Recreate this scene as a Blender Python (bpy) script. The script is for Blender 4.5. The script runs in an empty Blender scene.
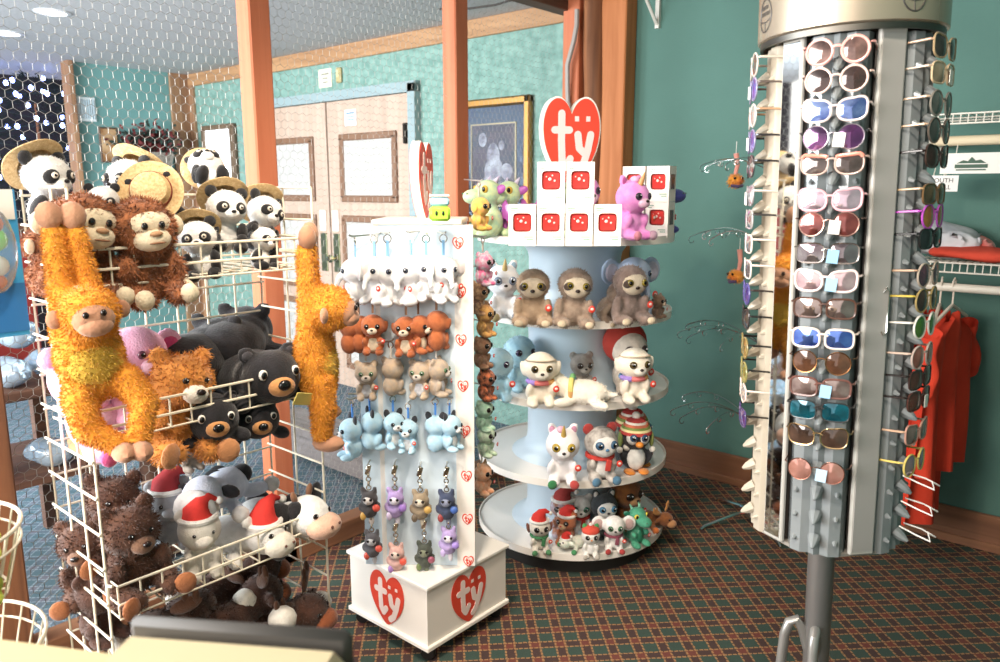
import bpy, math, random
import numpy as np
from mathutils import Vector, Matrix, Euler
from mathutils import noise as mnoise
random.seed(7)
PI = math.pi
SC = bpy.context.scene
COL = SC.collection

# ------------------------------------------------------------------ camera model (world: wall at y=0, room at y<0)
CAM = Vector((2.1575, -3.762, 1.55)); PITCH = math.radians(10.5); YAW = math.radians(40.7067); FPX = 765.0
def _ray(px, py):
    x, y, z = (px-500)/FPX, 1.0, -(py-331)/FPX
    c, s = math.cos(PITCH), math.sin(PITCH)
    y, z = y*c+z*s, -y*s+z*c
    c, s = math.cos(YAW), math.sin(YAW)
    return Vector((x*c-y*s, x*s+y*c, z))
def at_z(px, py, z): r = _ray(px, py); return CAM + r*((z-CAM.z)/r.z)
def at_x(px, py, x): r = _ray(px, py); return CAM + r*((x-CAM.x)/r.x)
def at_y(px, py, y): r = _ray(px, py); return CAM + r*((y-CAM.y)/r.y)
def at_d(px, py, d): r = _ray(px, py); return CAM + r*(d/math.hypot(r.x, r.y))
def face_cam(p, yaw=0): return math.atan2(CAM.y-p[1], CAM.x-p[0]) + PI/2 + math.radians(yaw)

# ------------------------------------------------------------------ materials
MATS = {}
def srgb(c):
    if isinstance(c, str):
        c = c.lstrip('#'); c = [int(c[i:i+2], 16)/255 for i in (0, 2, 4)]
    return tuple((x/12.92 if x <= .04045 else ((x+.055)/1.055)**2.4) for x in c) + (1,)
def mat(name, color=None, rough=.6, metal=0, noise=None, bump=None, emit=0, trans=0, coat=0, sheen=0, alpha=1, ior=1.45, color2=None, wave=None):
    """noise=(scale, amount) mottles the colour; bump=(scale, strength); color2 the second colour of the mottling"""
    if name in MATS: return MATS[name]
    m = bpy.data.materials.new(name); m.use_nodes = True
    nt = m.node_tree; b = nt.nodes['Principled BSDF']
    c = srgb(color)
    b.inputs['Base Color'].default_value = c
    b.inputs['Roughness'].default_value = rough
    b.inputs['Metallic'].default_value = metal
    b.inputs['Transmission Weight'].default_value = trans
    b.inputs['Coat Weight'].default_value = coat
    b.inputs['IOR'].default_value = ior
    b.inputs['Alpha'].default_value = alpha
    if sheen:
        b.inputs['Sheen Weight'].default_value = sheen; b.inputs['Sheen Roughness'].default_value = .5
    if emit:
        b.inputs['Emission Color'].default_value = c; b.inputs['Emission Strength'].default_value = emit
    tc = nt.nodes.new('ShaderNodeTexCoord')
    if noise:
        n = nt.nodes.new('ShaderNodeTexNoise'); n.inputs['Scale'].default_value = noise[0]; n.inputs['Detail'].default_value = 4
        nt.links.new(tc.outputs['Object'], n.inputs['Vector'])
        r = nt.nodes.new('ShaderNodeMix'); r.data_type = 'RGBA'
        c2 = srgb(color2) if color2 else tuple(x*(1-noise[1]) for x in c[:3])+(1,)
        r.inputs[6].default_value = c2; r.inputs[7].default_value = c
        mr = nt.nodes.new('ShaderNodeMapRange'); mr.inputs[1].default_value = .35; mr.inputs[2].default_value = .65
        nt.links.new(n.outputs['Fac'], mr.inputs[0]); nt.links.new(mr.outputs[0], r.inputs[0]); nt.links.new(r.outputs[2], b.inputs['Base Color'])
    if bump:
        n = nt.nodes.new('ShaderNodeTexNoise'); n.inputs['Scale'].default_value = bump[0]; n.inputs['Detail'].default_value = 3
        nt.links.new(tc.outputs['Object'], n.inputs['Vector'])
        bp = nt.nodes.new('ShaderNodeBump'); bp.inputs['Strength'].default_value = bump[1]; bp.inputs['Distance'].default_value = .01
        nt.links.new(n.outputs['Fac'], bp.inputs['Height']); nt.links.new(bp.outputs['Normal'], b.inputs['Normal'])
    MATS[name] = m
    return m
def plush(color, color2=None):
    k = 'plush_'+str(color)+str(color2 or '')
    return mat(k, color, rough=.95, noise=(9, .22), bump=(60, .35), sheen=.25, color2=color2)
def felt(color): return mat('felt_'+color, color, rough=.9, noise=(14, .1), bump=(80, .2))
def gloss(color, r=.12): return mat('gloss_'+color+str(r), color, rough=r, coat=.3, noise=(5, .03))
def metal(color, r=.25): return mat('metal_'+color+str(r), color, rough=r, metal=1, noise=(8, .08))
def plastic(color, r=.4): return mat('plastic_'+color+str(r), color, rough=r, noise=(4, .04))

def wood(name, c1, c2, axis='z', scale=1.0, rough=.65):
    if name in MATS: return MATS[name]
    m = bpy.data.materials.new(name); m.use_nodes = True; nt = m.node_tree; b = nt.nodes['Principled BSDF']
    tc = nt.nodes.new('ShaderNodeTexCoord'); mp = nt.nodes.new('ShaderNodeMapping')
    s = {'z': (22, 22, 1.6), 'x': (1.6, 22, 22), 'y': (22, 1.6, 22)}[axis]
    mp.inputs['Scale'].default_value = tuple(k*scale for k in s)
    nt.links.new(tc.outputs['Object'], mp.inputs['Vector'])
    n = nt.nodes.new('ShaderNodeTexNoise'); n.inputs['Scale'].default_value = 1.2; n.inputs['Detail'].default_value = 6; n.inputs['Distortion'].default_value = .8
    nt.links.new(mp.outputs[0], n.inputs['Vector'])
    cr = nt.nodes.new('ShaderNodeValToRGB'); cr.color_ramp.elements[0].position = .3; cr.color_ramp.elements[1].position = .7
    cr.color_ramp.elements[0].color = srgb(c2); cr.color_ramp.elements[1].color = srgb(c1)
    nt.links.new(n.outputs['Fac'], cr.inputs[0]); nt.links.new(cr.outputs[0], b.inputs['Base Color'])
    bp = nt.nodes.new('ShaderNodeBump'); bp.inputs['Strength'].default_value = .25; bp.inputs['Distance'].default_value = .01
    nt.links.new(n.outputs['Fac'], bp.inputs['Height']); nt.links.new(bp.outputs[0], b.inputs['Normal'])
    b.inputs['Roughness'].default_value = rough
    MATS[name] = m; return m

# ------------------------------------------------------------------ mesh builder
def rotm(rx=0, ry=0, rz=0): return Euler((math.radians(rx), math.radians(ry), math.radians(rz))).to_matrix()
class MB:
    def __init__(s): s.v = []; s.f = []; s.M = Matrix.Identity(4)
    def add(s, vs, fs):
        o = len(s.v); M = s.M
        s.v += [tuple(M @ Vector(p)) for p in vs]; s.f += [tuple(i+o for i in f) for f in fs]; return s
    def box(s, c, d, rot=(0, 0, 0), bev=0):
        R = rotm(*rot); c = Vector(c); x, y, z = d[0]/2, d[1]/2, d[2]/2
        if bev:
            b = min(bev, x*.9, y*.9, z*.9); vs = []; idx = {}
            for sx in (-1, 1):
                for sy in (-1, 1):
                    for sz in (-1, 1):
                        for k in range(3):
                            p = [sx*(x-b), sy*(y-b), sz*(z-b)]; p[k] = (sx*x, sy*y, sz*z)[k]
                            idx[(sx, sy, sz, k)] = len(vs); vs.append(c+R @ Vector(p))
            F = []
            for k in range(3):
                a_, b_ = [j for j in range(3) if j != k]
                for sg in (-1, 1):
                    q = []
                    for (sa, sb) in ((-1, -1), (1, -1), (1, 1), (-1, 1)):
                        t = [0, 0, 0]; t[k] = sg; t[a_] = sa; t[b_] = sb; q.append(idx[(*t, k)])
                    if (sg > 0) == (k == 1): q.reverse()
                    F.append(tuple(q))
            for k in range(3):   # edges along axis k
                a_, b_ = [j for j in range(3) if j != k]
                for sa in (-1, 1):
                    for sb in (-1, 1):
                        t0 = [0, 0, 0]; t0[k] = -1; t0[a_] = sa; t0[b_] = sb; t1 = list(t0); t1[k] = 1
                        q = [idx[(*t0, a_)], idx[(*t1, a_)], idx[(*t1, b_)], idx[(*t0, b_)]]
                        e = Vector([vs[i] for i in q][1]-vs[q[0]]).cross(vs[q[2]]-vs[q[0]]); o = R @ Vector([(t0[j] if j != k else 0) for j in range(3)])
                        if e.dot(o) < 0: q.reverse()
                        F.append(tuple(q))
            for sx in (-1, 1):
                for sy in (-1, 1):
                    for sz in (-1, 1):
                        q = [idx[(sx, sy, sz, k)] for k in range(3)]
                        if sx*sy*sz < 0: q.reverse()
                        F.append(tuple(q))
            return s.add(vs, F)
        vs = [c+R @ Vector(p) for p in ((-x, -y, -z), (x, -y, -z), (x, y, -z), (-x, y, -z), (-x, -y, z), (x, -y, z), (x, y, z), (-x, y, z))]
        return s.add(vs, [(0, 3, 2, 1), (4, 5, 6, 7), (0, 1, 5, 4), (1, 2, 6, 5), (2, 3, 7, 6), (3, 0, 4, 7)])
    def bar(s, a, b, r, n=6, r2=None): return s.tube([a, b], r, n, r2=r2)
    def tube(s, pts, r, n=6, closed=False, r2=None, caps=True, radii=None):
        P = [Vector(p) for p in pts]; N = len(P); vs = []; F = []; up = None
        for i, p in enumerate(P):
            if closed: t = P[(i+1) % N]-P[i-1]
            else: t = P[min(i+1, N-1)]-P[max(i-1, 0)]
            t = t.normalized() if t.length > 1e-9 else Vector((0, 0, 1))
            if up is None:
                up = Vector((0, 0, 1)) if abs(t.z) < .9 else Vector((1, 0, 0))
            u_ = (up - t*up.dot(t)); u_ = u_.normalized() if u_.length > 1e-6 else t.orthogonal().normalized(); w = t.cross(u_); up = u_
            rr = radii[i] if radii else (r if r2 is None else r+(r2-r)*i/max(1, N-1))
            for k in range(n):
                a = 2*PI*k/n; vs.append(p+u_*(rr*math.cos(a))+w*(rr*math.sin(a)))
        M_ = N if closed else N-1
        for i in range(M_):
            for k in range(n):
                F.append((i*n+k, i*n+(k+1) % n, ((i+1) % N)*n+(k+1) % n, ((i+1) % N)*n+k))
        if caps and not closed:
            F.append(tuple(reversed(range(n)))); F.append(tuple(range((N-1)*n, N*n)))
        return s.add(vs, F)
    def ell(s, c, r, rot=(0, 0, 0), seg=16):
        R = rotm(*rot); c = Vector(c); rings = max(6, seg//2); vs = [c+R @ Vector((0, 0, r[2]))]; F = []
        for i in range(1, rings):
            t = PI*i/rings
            for k in range(seg):
                a = 2*PI*k/seg; vs.append(c+R @ Vector((r[0]*math.sin(t)*math.cos(a), r[1]*math.sin(t)*math.sin(a), r[2]*math.cos(t))))
        vs.append(c+R @ Vector((0, 0, -r[2]))); L = len(vs)-1
        for k in range(seg):
            F.append((0, 1+k, 1+(k+1) % seg)); F.append((L, L-seg+(k+1) % seg, L-seg+k))
        for i in range(rings-2):
            for k in range(seg):
                a = 1+i*seg+k; b = 1+i*seg+(k+1) % seg; F.append((a, a+seg, b+seg, b))
        return s.add(vs, F)
    def lathe(s, prof, n=32, c=(0, 0, 0), rot=(0, 0, 0), closed=False):
        R = rotm(*rot); c = Vector(c); vs = []; F = []; m = len(prof)
        for i in range(n):
            a = 2*PI*i/n
            for (r, z) in prof: vs.append(c+R @ Vector((r*math.cos(a), r*math.sin(a), z)))
        for i in range(n):
            j = (i+1) % n
            for k in range(m if closed else m-1):
                k2 = (k+1) % m; F.append((i*m+k, j*m+k, j*m+k2, i*m+k2))
        if not closed:
            if prof[0][0] > 1e-6: F.append(tuple(reversed([i*m for i in range(n)])))
            if prof[-1][0] > 1e-6: F.append(tuple(i*m+m-1 for i in range(n)))
        return s.add(vs, F)
    def prism(s, poly, z0, z1, fr=None):
        """poly in local xy extruded z0..z1; fr = 4x4 frame"""
        n = len(poly); fr = fr or Matrix.Identity(4)
        ar = sum(poly[i][0]*poly[(i+1) % n][1]-poly[(i+1) % n][0]*poly[i][1] for i in range(n))
        if ar < 0: poly = poly[::-1]
        vs = [fr @ Vector((p[0], p[1], z0)) for p in poly]+[fr @ Vector((p[0], p[1], z1)) for p in poly]
        F = [tuple(reversed(range(n))), tuple(range(n, 2*n))]+[(i, (i+1) % n, n+(i+1) % n, n+i) for i in range(n)]
        return s.add(vs, F)
    def grid(s, fn, nu, nv, thick=0):
        vs = [fn(i/nu, j/nv) for j in range(nv+1) for i in range(nu+1)]
        F = [(j*(nu+1)+i, j*(nu+1)+i+1, (j+1)*(nu+1)+i+1, (j+1)*(nu+1)+i) for j in range(nv) for i in range(nu)]
        return s.add(vs, F)
    def mesh(s, name, m, smooth=True, ang=40):
        me = bpy.data.meshes.new(name); me.from_pydata(s.v, [], s.f); me.materials.append(m)
        if smooth:
            me.polygons.foreach_set('use_smooth', [True]*len(me.polygons))
            me.set_sharp_from_angle(angle=math.radians(ang))
        me.update(); return me
    def build(s, name, m, parent=None, smooth=True, ang=40, **tags):
        return link(name, s.mesh(name, m, smooth, ang), parent, **tags)

def link(name, me, parent=None, **tags):
    o = bpy.data.objects.new(name, me); COL.objects.link(o)
    if parent: o.parent = parent
    for k, v in tags.items():
        if v: o[k] = v
    return o
def tag(o, label=None, cat=None, group=None, kind=None):
    if label: o['label'] = label
    if cat: o['category'] = cat
    if group: o['group'] = group
    if kind: o['kind'] = kind
    return o
def thing(name, label, cat, loc=(0, 0, 0), rz=0, group=None, rx=0, ry=0, scale=1):
    o = bpy.data.objects.new(name, None); COL.objects.link(o); o.empty_display_size = .05
    o.location = loc; o.rotation_euler = (rx, ry, rz); o.scale = (scale,)*3
    return tag(o, label, cat, group)
def copy_tree(o, parent=None):
    c = o.copy(); COL.objects.link(c); c.parent = parent
    if parent: c.matrix_parent_inverse = o.matrix_parent_inverse
    for ch in list(o.children): copy_tree(ch, c)
    return c
def lift(mb, dz=0): return mb

# ------------------------------------------------------------------ soft bodies
def tufts(me, n, L, wd, droop=.3):
    """short fur: thin blades rooted on the surface, in the same mesh"""
    me.calc_loop_triangles()
    V = np.empty(len(me.vertices)*3); me.vertices.foreach_get('co', V); V = V.reshape(-1, 3)
    T = np.empty(len(me.loop_triangles)*3, dtype=np.int32); me.loop_triangles.foreach_get('vertices', T); T = T.reshape(-1, 3)
    a, b, c = V[T[:, 0]], V[T[:, 1]], V[T[:, 2]]
    N = np.cross(b-a, c-a); A = np.linalg.norm(N, axis=1); N = N/np.maximum(A, 1e-12)[:, None]
    rs = np.random.RandomState(len(V)); k = rs.choice(len(T), n, p=A/A.sum())
    r1, r2 = np.sqrt(rs.rand(n)), rs.rand(n)
    P = (1-r1)[:, None]*a[k]+(r1*(1-r2))[:, None]*b[k]+(r1*r2)[:, None]*c[k]
    D = N[k]+rs.randn(n, 3)*.38+np.array([0, 0, -droop]); D /= np.linalg.norm(D, axis=1)[:, None]
    S = np.cross(D, rs.randn(n, 3)); S /= np.linalg.norm(S, axis=1)[:, None]
    Ls = L*(.6+.6*rs.rand(n))[:, None]
    q = np.concatenate([P-S*wd-N[k]*L*.1, P+S*wd-N[k]*L*.1, P+D*Ls], axis=1).reshape(-1, 3)
    o = len(V)
    nv = np.concatenate([V, q]); faces = [tuple(p.vertices) for p in me.polygons]+[(o+3*i, o+3*i+1, o+3*i+2) for i in range(n)]
    m2 = bpy.data.meshes.new(me.name); m2.from_pydata(nv.tolist(), [], faces)
    m2.polygons.foreach_set('use_smooth', [True]*len(faces)); m2.update()
    return m2
def blob_mesh(name, m, els, vox=.035, smooth=4, fur=0, furL=.03, lump=0, extra=None, droop=.3):
    """els: (x,y,z, rx,ry,rz[, ax,ay,az]) fused into one continuous surface"""
    mb = MB()
    for e in els: mb.ell(e[:3], e[3:6], e[6:9] if len(e) > 6 else (0, 0, 0), 20)
    if extra: extra(mb)
    me = bpy.data.meshes.new('tmp'); me.from_pydata(mb.v, [], mb.f)
    o = bpy.data.objects.new('tmp', me); COL.objects.link(o)
    r = o.modifiers.new('r', 'REMESH'); r.mode = 'VOXEL'; r.voxel_size = vox; r.use_smooth_shade = True
    if smooth:
        sm = o.modifiers.new('s', 'SMOOTH'); sm.factor = .5; sm.iterations = smooth
    dg = bpy.context.evaluated_depsgraph_get(); out = bpy.data.meshes.new_from_object(o.evaluated_get(dg))
    bpy.data.objects.remove(o); bpy.data.meshes.remove(me)
    if lump:
        for v in out.vertices:
            v.co += v.normal*lump*mnoise.noise(v.co*7.0)
    if fur:
        o2 = out; out = tufts(out, fur, furL, furL*.16, droop); bpy.data.meshes.remove(o2)
    out.name = name; out.materials.clear(); out.materials.append(m)
    out.polygons.foreach_set('use_smooth', [True]*len(out.polygons)); out.update()
    return out
def mir(*els):
    r = []
    for e in els:
        r.append(e); f = list(e); f[0] = -f[0]
        if len(f) > 6: f[7] = -f[7]; f[8] = -f[8]
        r.append(tuple(f))
    return r
def front(e, x, z, push=0):
    """y on the front (-y) of ellipsoid e at x, z"""
    k = 1-((x-e[0])/e[3])**2-((z-e[2])/e[5])**2
    return e[1]-e[4]*math.sqrt(max(k, .02))-push
def part(name, m, els, parent, seg=12, label=None):
    mb = MB()
    for e in els: mb.ell(e[:3], e[3:6], e[6:9] if len(e) > 6 else (0, 0, 0), seg)
    return mb.build(name, m, parent, label=label)
def eyes(root, H, x, z, r, iris='#1a1412', shine=True, only=None, flat=.5):
    """two eyes set into the front of head ellipsoid H, pupils as sub-parts"""
    for s in (-1, 1):
        if only and s != only: continue
        ex = H[0]+s*x; y = front(H, ex, z)
        yaw = math.degrees(math.atan2(ex-H[0], .9*H[3]))*1.0
        e = part('eye', gloss(iris), [(ex, y-.0, z, r, r*flat, r, 0, 0, yaw)], root, 12)
        if iris not in ('#1a1412', '#101010'):
            part('pupil', gloss('#0b0908'), [(ex+.0, y-r*flat*.55, z, r*.58, r*flat*.62, r*.58, 0, 0, yaw)], e, 10)
        if shine:
            part('glint', gloss('#ffffff'), [(ex+r*.25, y-r*flat*1.05, z+r*.3, r*.18, r*.12, r*.18)], e, 6)
# ================================================================== ROOM
def struct(o): o['kind'] = 'structure'; return o
def carpet(nm='plaid_carpet', C=('#33463e', '#43302d', '#7b3a2f', '#a37a50')):
    m = bpy.data.materials.new(nm); m.use_nodes = True; nt = m.node_tree; b = nt.nodes['Principled BSDF']; L = nt.links
    def N(t, **k):
        n = nt.nodes.new(t)
        for a, v in k.items(): setattr(n, a, v)
        return n
    def M(op, a, b_=None, c=None):
        n = N('ShaderNodeMath', operation=op)
        for i, v in enumerate((a, b_, c)):
            if v is None: continue
            if isinstance(v, (int, float)): n.inputs[i].default_value = v
            else: L.new(v, n.inputs[i])
        return n.outputs[0]
    g = N('ShaderNodeTexCoord'); mp = N('ShaderNodeMapping'); mp.inputs['Rotation'].default_value = (0, 0, math.radians(-45)); mp.inputs['Scale'].default_value = (11.4, 11.4, 11.4)
    L.new(g.outputs['Object'], mp.inputs['Vector']); sp = N('ShaderNodeSeparateXYZ'); L.new(mp.outputs[0], sp.inputs[0])
    def mix(f, a, b_):
        n = N('ShaderNodeMix', data_type='RGBA')
        for i, v in ((0, f), (6, a), (7, b_)):
            if isinstance(v, (tuple, float, int)): n.inputs[i].default_value = v
            else: L.new(v, n.inputs[i])
        return n.outputs[2]
    bands, lines, cores = [], [], []
    nz = N('ShaderNodeTexNoise'); nz.inputs['Scale'].default_value = 6; L.new(mp.outputs[0], nz.inputs['Vector'])
    for i in (0, 1):
        jit = M('MULTIPLY', M('SUBTRACT', nz.outputs['Fac'], .5), .09)
        f = M('FRACT', M('ADD', sp.outputs[i], jit)); d = M('ABSOLUTE', M('SUBTRACT', f, .5))
        bands.append(M('LESS_THAN', d, .2))
        other = M('FRACT', M('MULTIPLY', sp.outputs[1-i], 5.0))
        lines.append(M('MULTIPLY', M('LESS_THAN', M('ABSOLUTE', M('SUBTRACT', d, .19)), .038), M('GREATER_THAN', other, .22)))
        cores.append(M('LESS_THAN', d, .06))
    band = M('MAXIMUM', *bands); both = M('MULTIPLY', *bands); line = M('MAXIMUM', *lines); core = M('MULTIPLY', M('MAXIMUM', *cores), band)
    c = mix(band, srgb(C[0]), srgb(C[1]))
    c = mix(M('MULTIPLY', both, .6), c, srgb(C[2]))
    c = mix(M('MULTIPLY', line, .8), c, srgb(C[3]))
    big = N('ShaderNodeTexNoise'); big.inputs['Scale'].default_value = 260; L.new(g.outputs['Object'], big.inputs['Vector'])
    hs = N('ShaderNodeHueSaturation'); L.new(c, hs.inputs['Color']); mr = N('ShaderNodeMapRange'); mr.inputs[3].default_value = .7; mr.inputs[4].default_value = 1.3
    L.new(big.outputs['Fac'], mr.inputs[0]); L.new(mr.outputs[0], hs.inputs['Value']); L.new(hs.outputs[0], b.inputs['Base Color'])
    b.inputs['Roughness'].default_value = .95
    bp = N('ShaderNodeBump'); bp.inputs['Strength'].default_value = .5; bp.inputs['Distance'].default_value = .006; L.new(big.outputs['Fac'], bp.inputs['Height']); L.new(bp.outputs[0], b.inputs['Normal'])
    return m
M_teal = mat('teal_wall_paint', '#547a70', rough=.75, noise=(3, .08), bump=(90, .08))
M_paper = mat('teal_wallpaper', '#86a69c', rough=.8, noise=(17, .3), bump=(40, .15), color2='#6a8d83')
M_ceil = mat('ceiling_plaster', '#bdbdbf', rough=.9, noise=(40, .1), bump=(55, .6))
M_pine = wood('pine_post', '#c3734f', '#b4623f', 'z', .8)
M_pine2 = wood('pine_board', '#c27a48', '#a9622f', 'z', .7)
M_trim = wood('tan_trim', '#b98e66', '#9c7350', 'x', .8)
M_trimv = wood('tan_trim_vertical', '#a9825f', '#85614a', 'z', .8)
M_rough = wood('rough_timber', '#9a6440', '#5d3a26', 'z', .5, .8)
M_dark = wood('dark_stained_beam', '#6a4a38', '#4b3126', 'y', .8)
M_base = wood('baseboard_wood', '#8a5d41', '#6d452e', 'x', .8, .5)
X0, X1, YS = -4.93, 3.2, -5.6
def slab(name, c, d, m, **k): return struct(MB().box(c, d).build(name, m, smooth=False))
struct(MB().box(((-.5+X1)/2, YS/2, -.05), (X1+.5, -YS, .1)).build('floor', carpet(), smooth=False))
struct(MB().box(((X0-.5)/2, YS/2, -.05), (-.5-X0, -YS, .1)).build('floor_far', carpet('glare_lit_carpet', ('#47606a', '#51606c', '#6b6470', '#8897a0')), smooth=False))  # same plaid carpet, daylight glare painted in as paler blue-grey colours
slab('ceiling', ((X0+X1)/2, YS/2, 2.65), (X1-X0, -YS, .1), M_ceil)
slab('wall_right', ((-.5+X1)/2, .06, 1.3), (X1+.5, .12, 2.6), M_teal)
slab('wall_far', ((X0-.5)/2, .06, 1.3), (-.5-X0, .12, 2.6), M_paper)
M_tealL = mat('teal_wall_bright', '#6f9c9a', rough=.75, noise=(3, .08))
slab('wall_left', (X0-.06, -.52, 1.3), (.12, 1.04, 2.6), M_tealL)
slab('wall_east_blocker', (X1+.06, YS/2, 1.3), (.12, -YS, 2.6), M_teal)  # unseen wall added to keep outside light off the right-hand corner
slab('wall_alcove', (X0-1.3, -2.4, 1.3), (.12, 4.8, 2.6), mat('unlit_alcove_shade', '#231d22', rough=.9, noise=(4, .2)))  # darkness of the unlit space put into a near-black wall colour
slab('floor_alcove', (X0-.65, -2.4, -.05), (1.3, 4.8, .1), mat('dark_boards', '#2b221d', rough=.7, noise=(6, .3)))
slab('ceiling_alcove', (X0-.65, -2.4, 2.65), (1.3, 4.8, .1), M_ceil)
# trims: ceiling board on the far wall, corner boards, alcove casing
def trim(i, c, d, m, bev=.004): return struct(MB().box(c, d, bev=bev).build('trim_%d' % i, m, smooth=False))
trim(1, ((X0-.56)/2, -.012, 2.545), (-.56-X0, .024, .11), M_trim)
trim(2, (X0+.055, -.014, 1.25), (.11, .028, 2.5), M_trimv)
trim(3, (X0+.014, -.11, 1.3), (.028, .17, 2.6), M_trimv)
trim(4, (X0+.0, -1.06, 1.3), (.15, .045, 2.6), M_trimv)
struct(MB().box(((-.1+X1)/2, -.012, .08), (X1+.1, .024, .16), bev=.006).box(((-.1+X1)/2, -.018, .02), (X1+.1, .036, .04), bev=.004).build('baseboard_right', M_base, smooth=False))
struct(MB().box(((X0-1.75-.06)/2-.9, -.012, .07), (-3.8-X0, .024, .14), bev=.004).build('baseboard_far', M_base, smooth=False))
# partition posts
PX = -.5
def post(i, y, w=.09, d=.09, m=M_pine, x=PX, z1=2.5):
    return trim(i, (x, y, z1/2), (d, w, z1), m, .006)
post(5, -3.1, .12, .12, M_rough)
post(6, -2.08); post(7, -1.0)
trim(8, (-.43, -.08, 1.3), (.11, .16, 2.6), M_pine, .006)
# rough round-edged timber in the corner
mb = MB(); zs = [i*.13 for i in range(21)]
def rough(u, v):
    z = v*2.6; a = u*2*PI; r = .062+.012*mnoise.noise(Vector((math.cos(a)*1.4, math.sin(a)*1.4, z*2.2)))
    return (-.315+r*math.cos(a)*1.0, -.085+r*1.25*math.sin(a), z)
mb.grid(rough, 20, 40); struct(mb.build('trim_9', M_rough))
trim(10, (-.19, -.055, 1.3), (.16, .11, 2.6), M_pine2, .006)
trim(11, (PX, -1.65, 2.555), (.1, 3.3, .09), M_dark)
trim(12, (PX, -1.56, .045), (.09, 3.12, .09), wood('sill_board', '#9a6a4a', '#7b4f36', 'y', .8))
# grey conduit running down the corner post
pts = [(-.37, -.19, 2.5), (-.37, -.19, 2.42), (-.38, -.2, 2.34), (-.42, -.2, 2.22), (-.425, -.19, 2.1), (-.425, -.18, 2.0)]
c = thing('electrical_conduit', 'grey electrical conduit bending down the corner post behind the red heart sign', 'conduit', (0, 0, 0))
M_cond = plastic('#a49c96', .5)
MB().tube(pts, .013, 8).build('flexible_tube', M_cond, c)
MB().tube([(-.425, -.18, 2.02), (-.425, -.18, 1.2)], .017, 10).build('rigid_pipe', plastic('#b5aca4', .5), c)
mb = MB()
for z in (1.95, 1.5): mb.box((-.425, -.172, z), (.06, .03, .02), bev=.004)
mb.build('clamp', metal('#8f8f8f', .4), c)
# chicken wire between the posts
def hexwire(name, y0, y1, z0, z1, label, rad=.0007, col='#8f8c86'):
    mb = MB(); W = .034; S = W/math.sqrt(3); r = .0011; r = rad; rows = int((z1-z0)/(1.5*S)); cols = int((y1-y0)/W)
    rnd = random.Random(3)
    def j(p):
        return Vector((PX+.012*mnoise.noise(Vector((p[0]*2.1, p[1]*2.1, 0))), p[0]+.006*mnoise.noise(Vector((p[0]*9, p[1]*9, 3))), p[1]+.006*mnoise.noise(Vector((p[0]*9, p[1]*9, 9)))))
    for i in range(rows):
        for k in range(cols):
            cy = y0+(k+.5+(.5 if i % 2 else 0))*W; cz = z0+S+i*1.5*S
            if cy+W/2 > y1: continue
            t = (cy, cz+S); a = (cy-W/2, cz+S/2); b = (cy-W/2, cz-S/2); d = (cy+W/2, cz+S/2)
            mb.tube([j(t), j(a)], r, 3, caps=False); mb.tube([j(a), j(b)], r*1.25, 3, caps=False); mb.tube([j(t), j(d)], r, 3, caps=False)
    return tag(mb.build(name, mat('galvanised_wire'+col, col, rough=.6, metal=.3, noise=(7, .2))), label, 'wire screen')
hexwire('chicken_wire_screen', -3.03, -2.13, .1, 2.5, 'hexagonal chicken wire stretched behind the grid rack of soft toys', .0009, '#a39f98')
hexwire('chicken_wire_screen', -2.03, -1.05, .1, 2.5, 'hexagonal chicken wire in front of the panelled double doors', .0006, '#b5b0a8')
hexwire('chicken_wire_screen', -.95, -.17, .1, 2.5, 'hexagonal chicken wire in front of the framed picture', .0005, '#a8a49c')

# ------------------------------------------------------------------ double doors
M_door = wood('door_veneer', '#c6ae9c', '#b59a88', 'z', .5, .5)
M_frame = plastic('#93a5a8', .45); M_panel = mat('door_panel_pebbled', '#c3bfba', rough=.35, noise=(30, .15), bump=(45, .5)); M_mould = wood('door_moulding', '#8b6a55', '#77563f', 'z', .6, .5)
struct(MB().box((-3.75, -.03, 1.13), (.07, .06, 2.26)).box((-1.83, -.03, 1.13), (.07, .06, 2.26)).box((-2.79, -.03, 2.24), (1.99, .06, .07)).build('trim_13', M_frame, smooth=False))
for i, (xa, xb) in enumerate(((-3.71, -2.80), (-2.78, -1.87))):
    d = struct(MB().box(((xa+xb)/2, -.025, 1.1), (xb-xa, .05, 2.2), bev=.004).build('door_%d' % (i+1), M_door, smooth=False))
    for (za, zb) in ((1.48, 1.93), (.78, 1.33), (.18, .64)):
        xm, zm, w, h = (xa+xb)/2+(.02 if i else -.02), (za+zb)/2, .56, zb-za
        mm = MB()
        for (cx, cz, dx, dz) in ((0, h/2, w+.08, .05), (0, -h/2, w+.08, .05), (w/2+.015, 0, .05, h), (-w/2-.015, 0, .05, h)):
            mm.box((xm+cx, -.06, zm+cz), (dx, .026, dz), bev=.008)
        mm.build('panel_moulding', M_mould, d, smooth=False)
        MB().box((xm, -.053, zm), (w, .012, h)).build('panel', M_panel, d, smooth=False)
    hx = xb-.07 if i == 0 else xa+.07
    MB().box((hx, -.056, 1.06), (.075, .01, .3), bev=.003).build('push_plate', metal('#9fa987', .35), d, smooth=False)
    MB().box((hx, -.056, 1.31), (.075, .012, .16), bev=.003).build('paper_strip', plastic('#f1e8dd', .7), d, smooth=False)
    if i:
        MB().lathe([(.03, 0), (.03, .008), (.012, .012), (.012, .04), (.028, .05), (.033, .065), (.02, .08), (0, .082)], 16, (hx, -.06, 1.02), (90, 0, 0)).build('door_knob', metal('#c9c2a0', .25), d)
        MB().box((xb-.02, -.06, 1.93), (.03, .03, .14), bev=.004).build('hinge', metal('#3a3632', .4), d, smooth=False)
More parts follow.
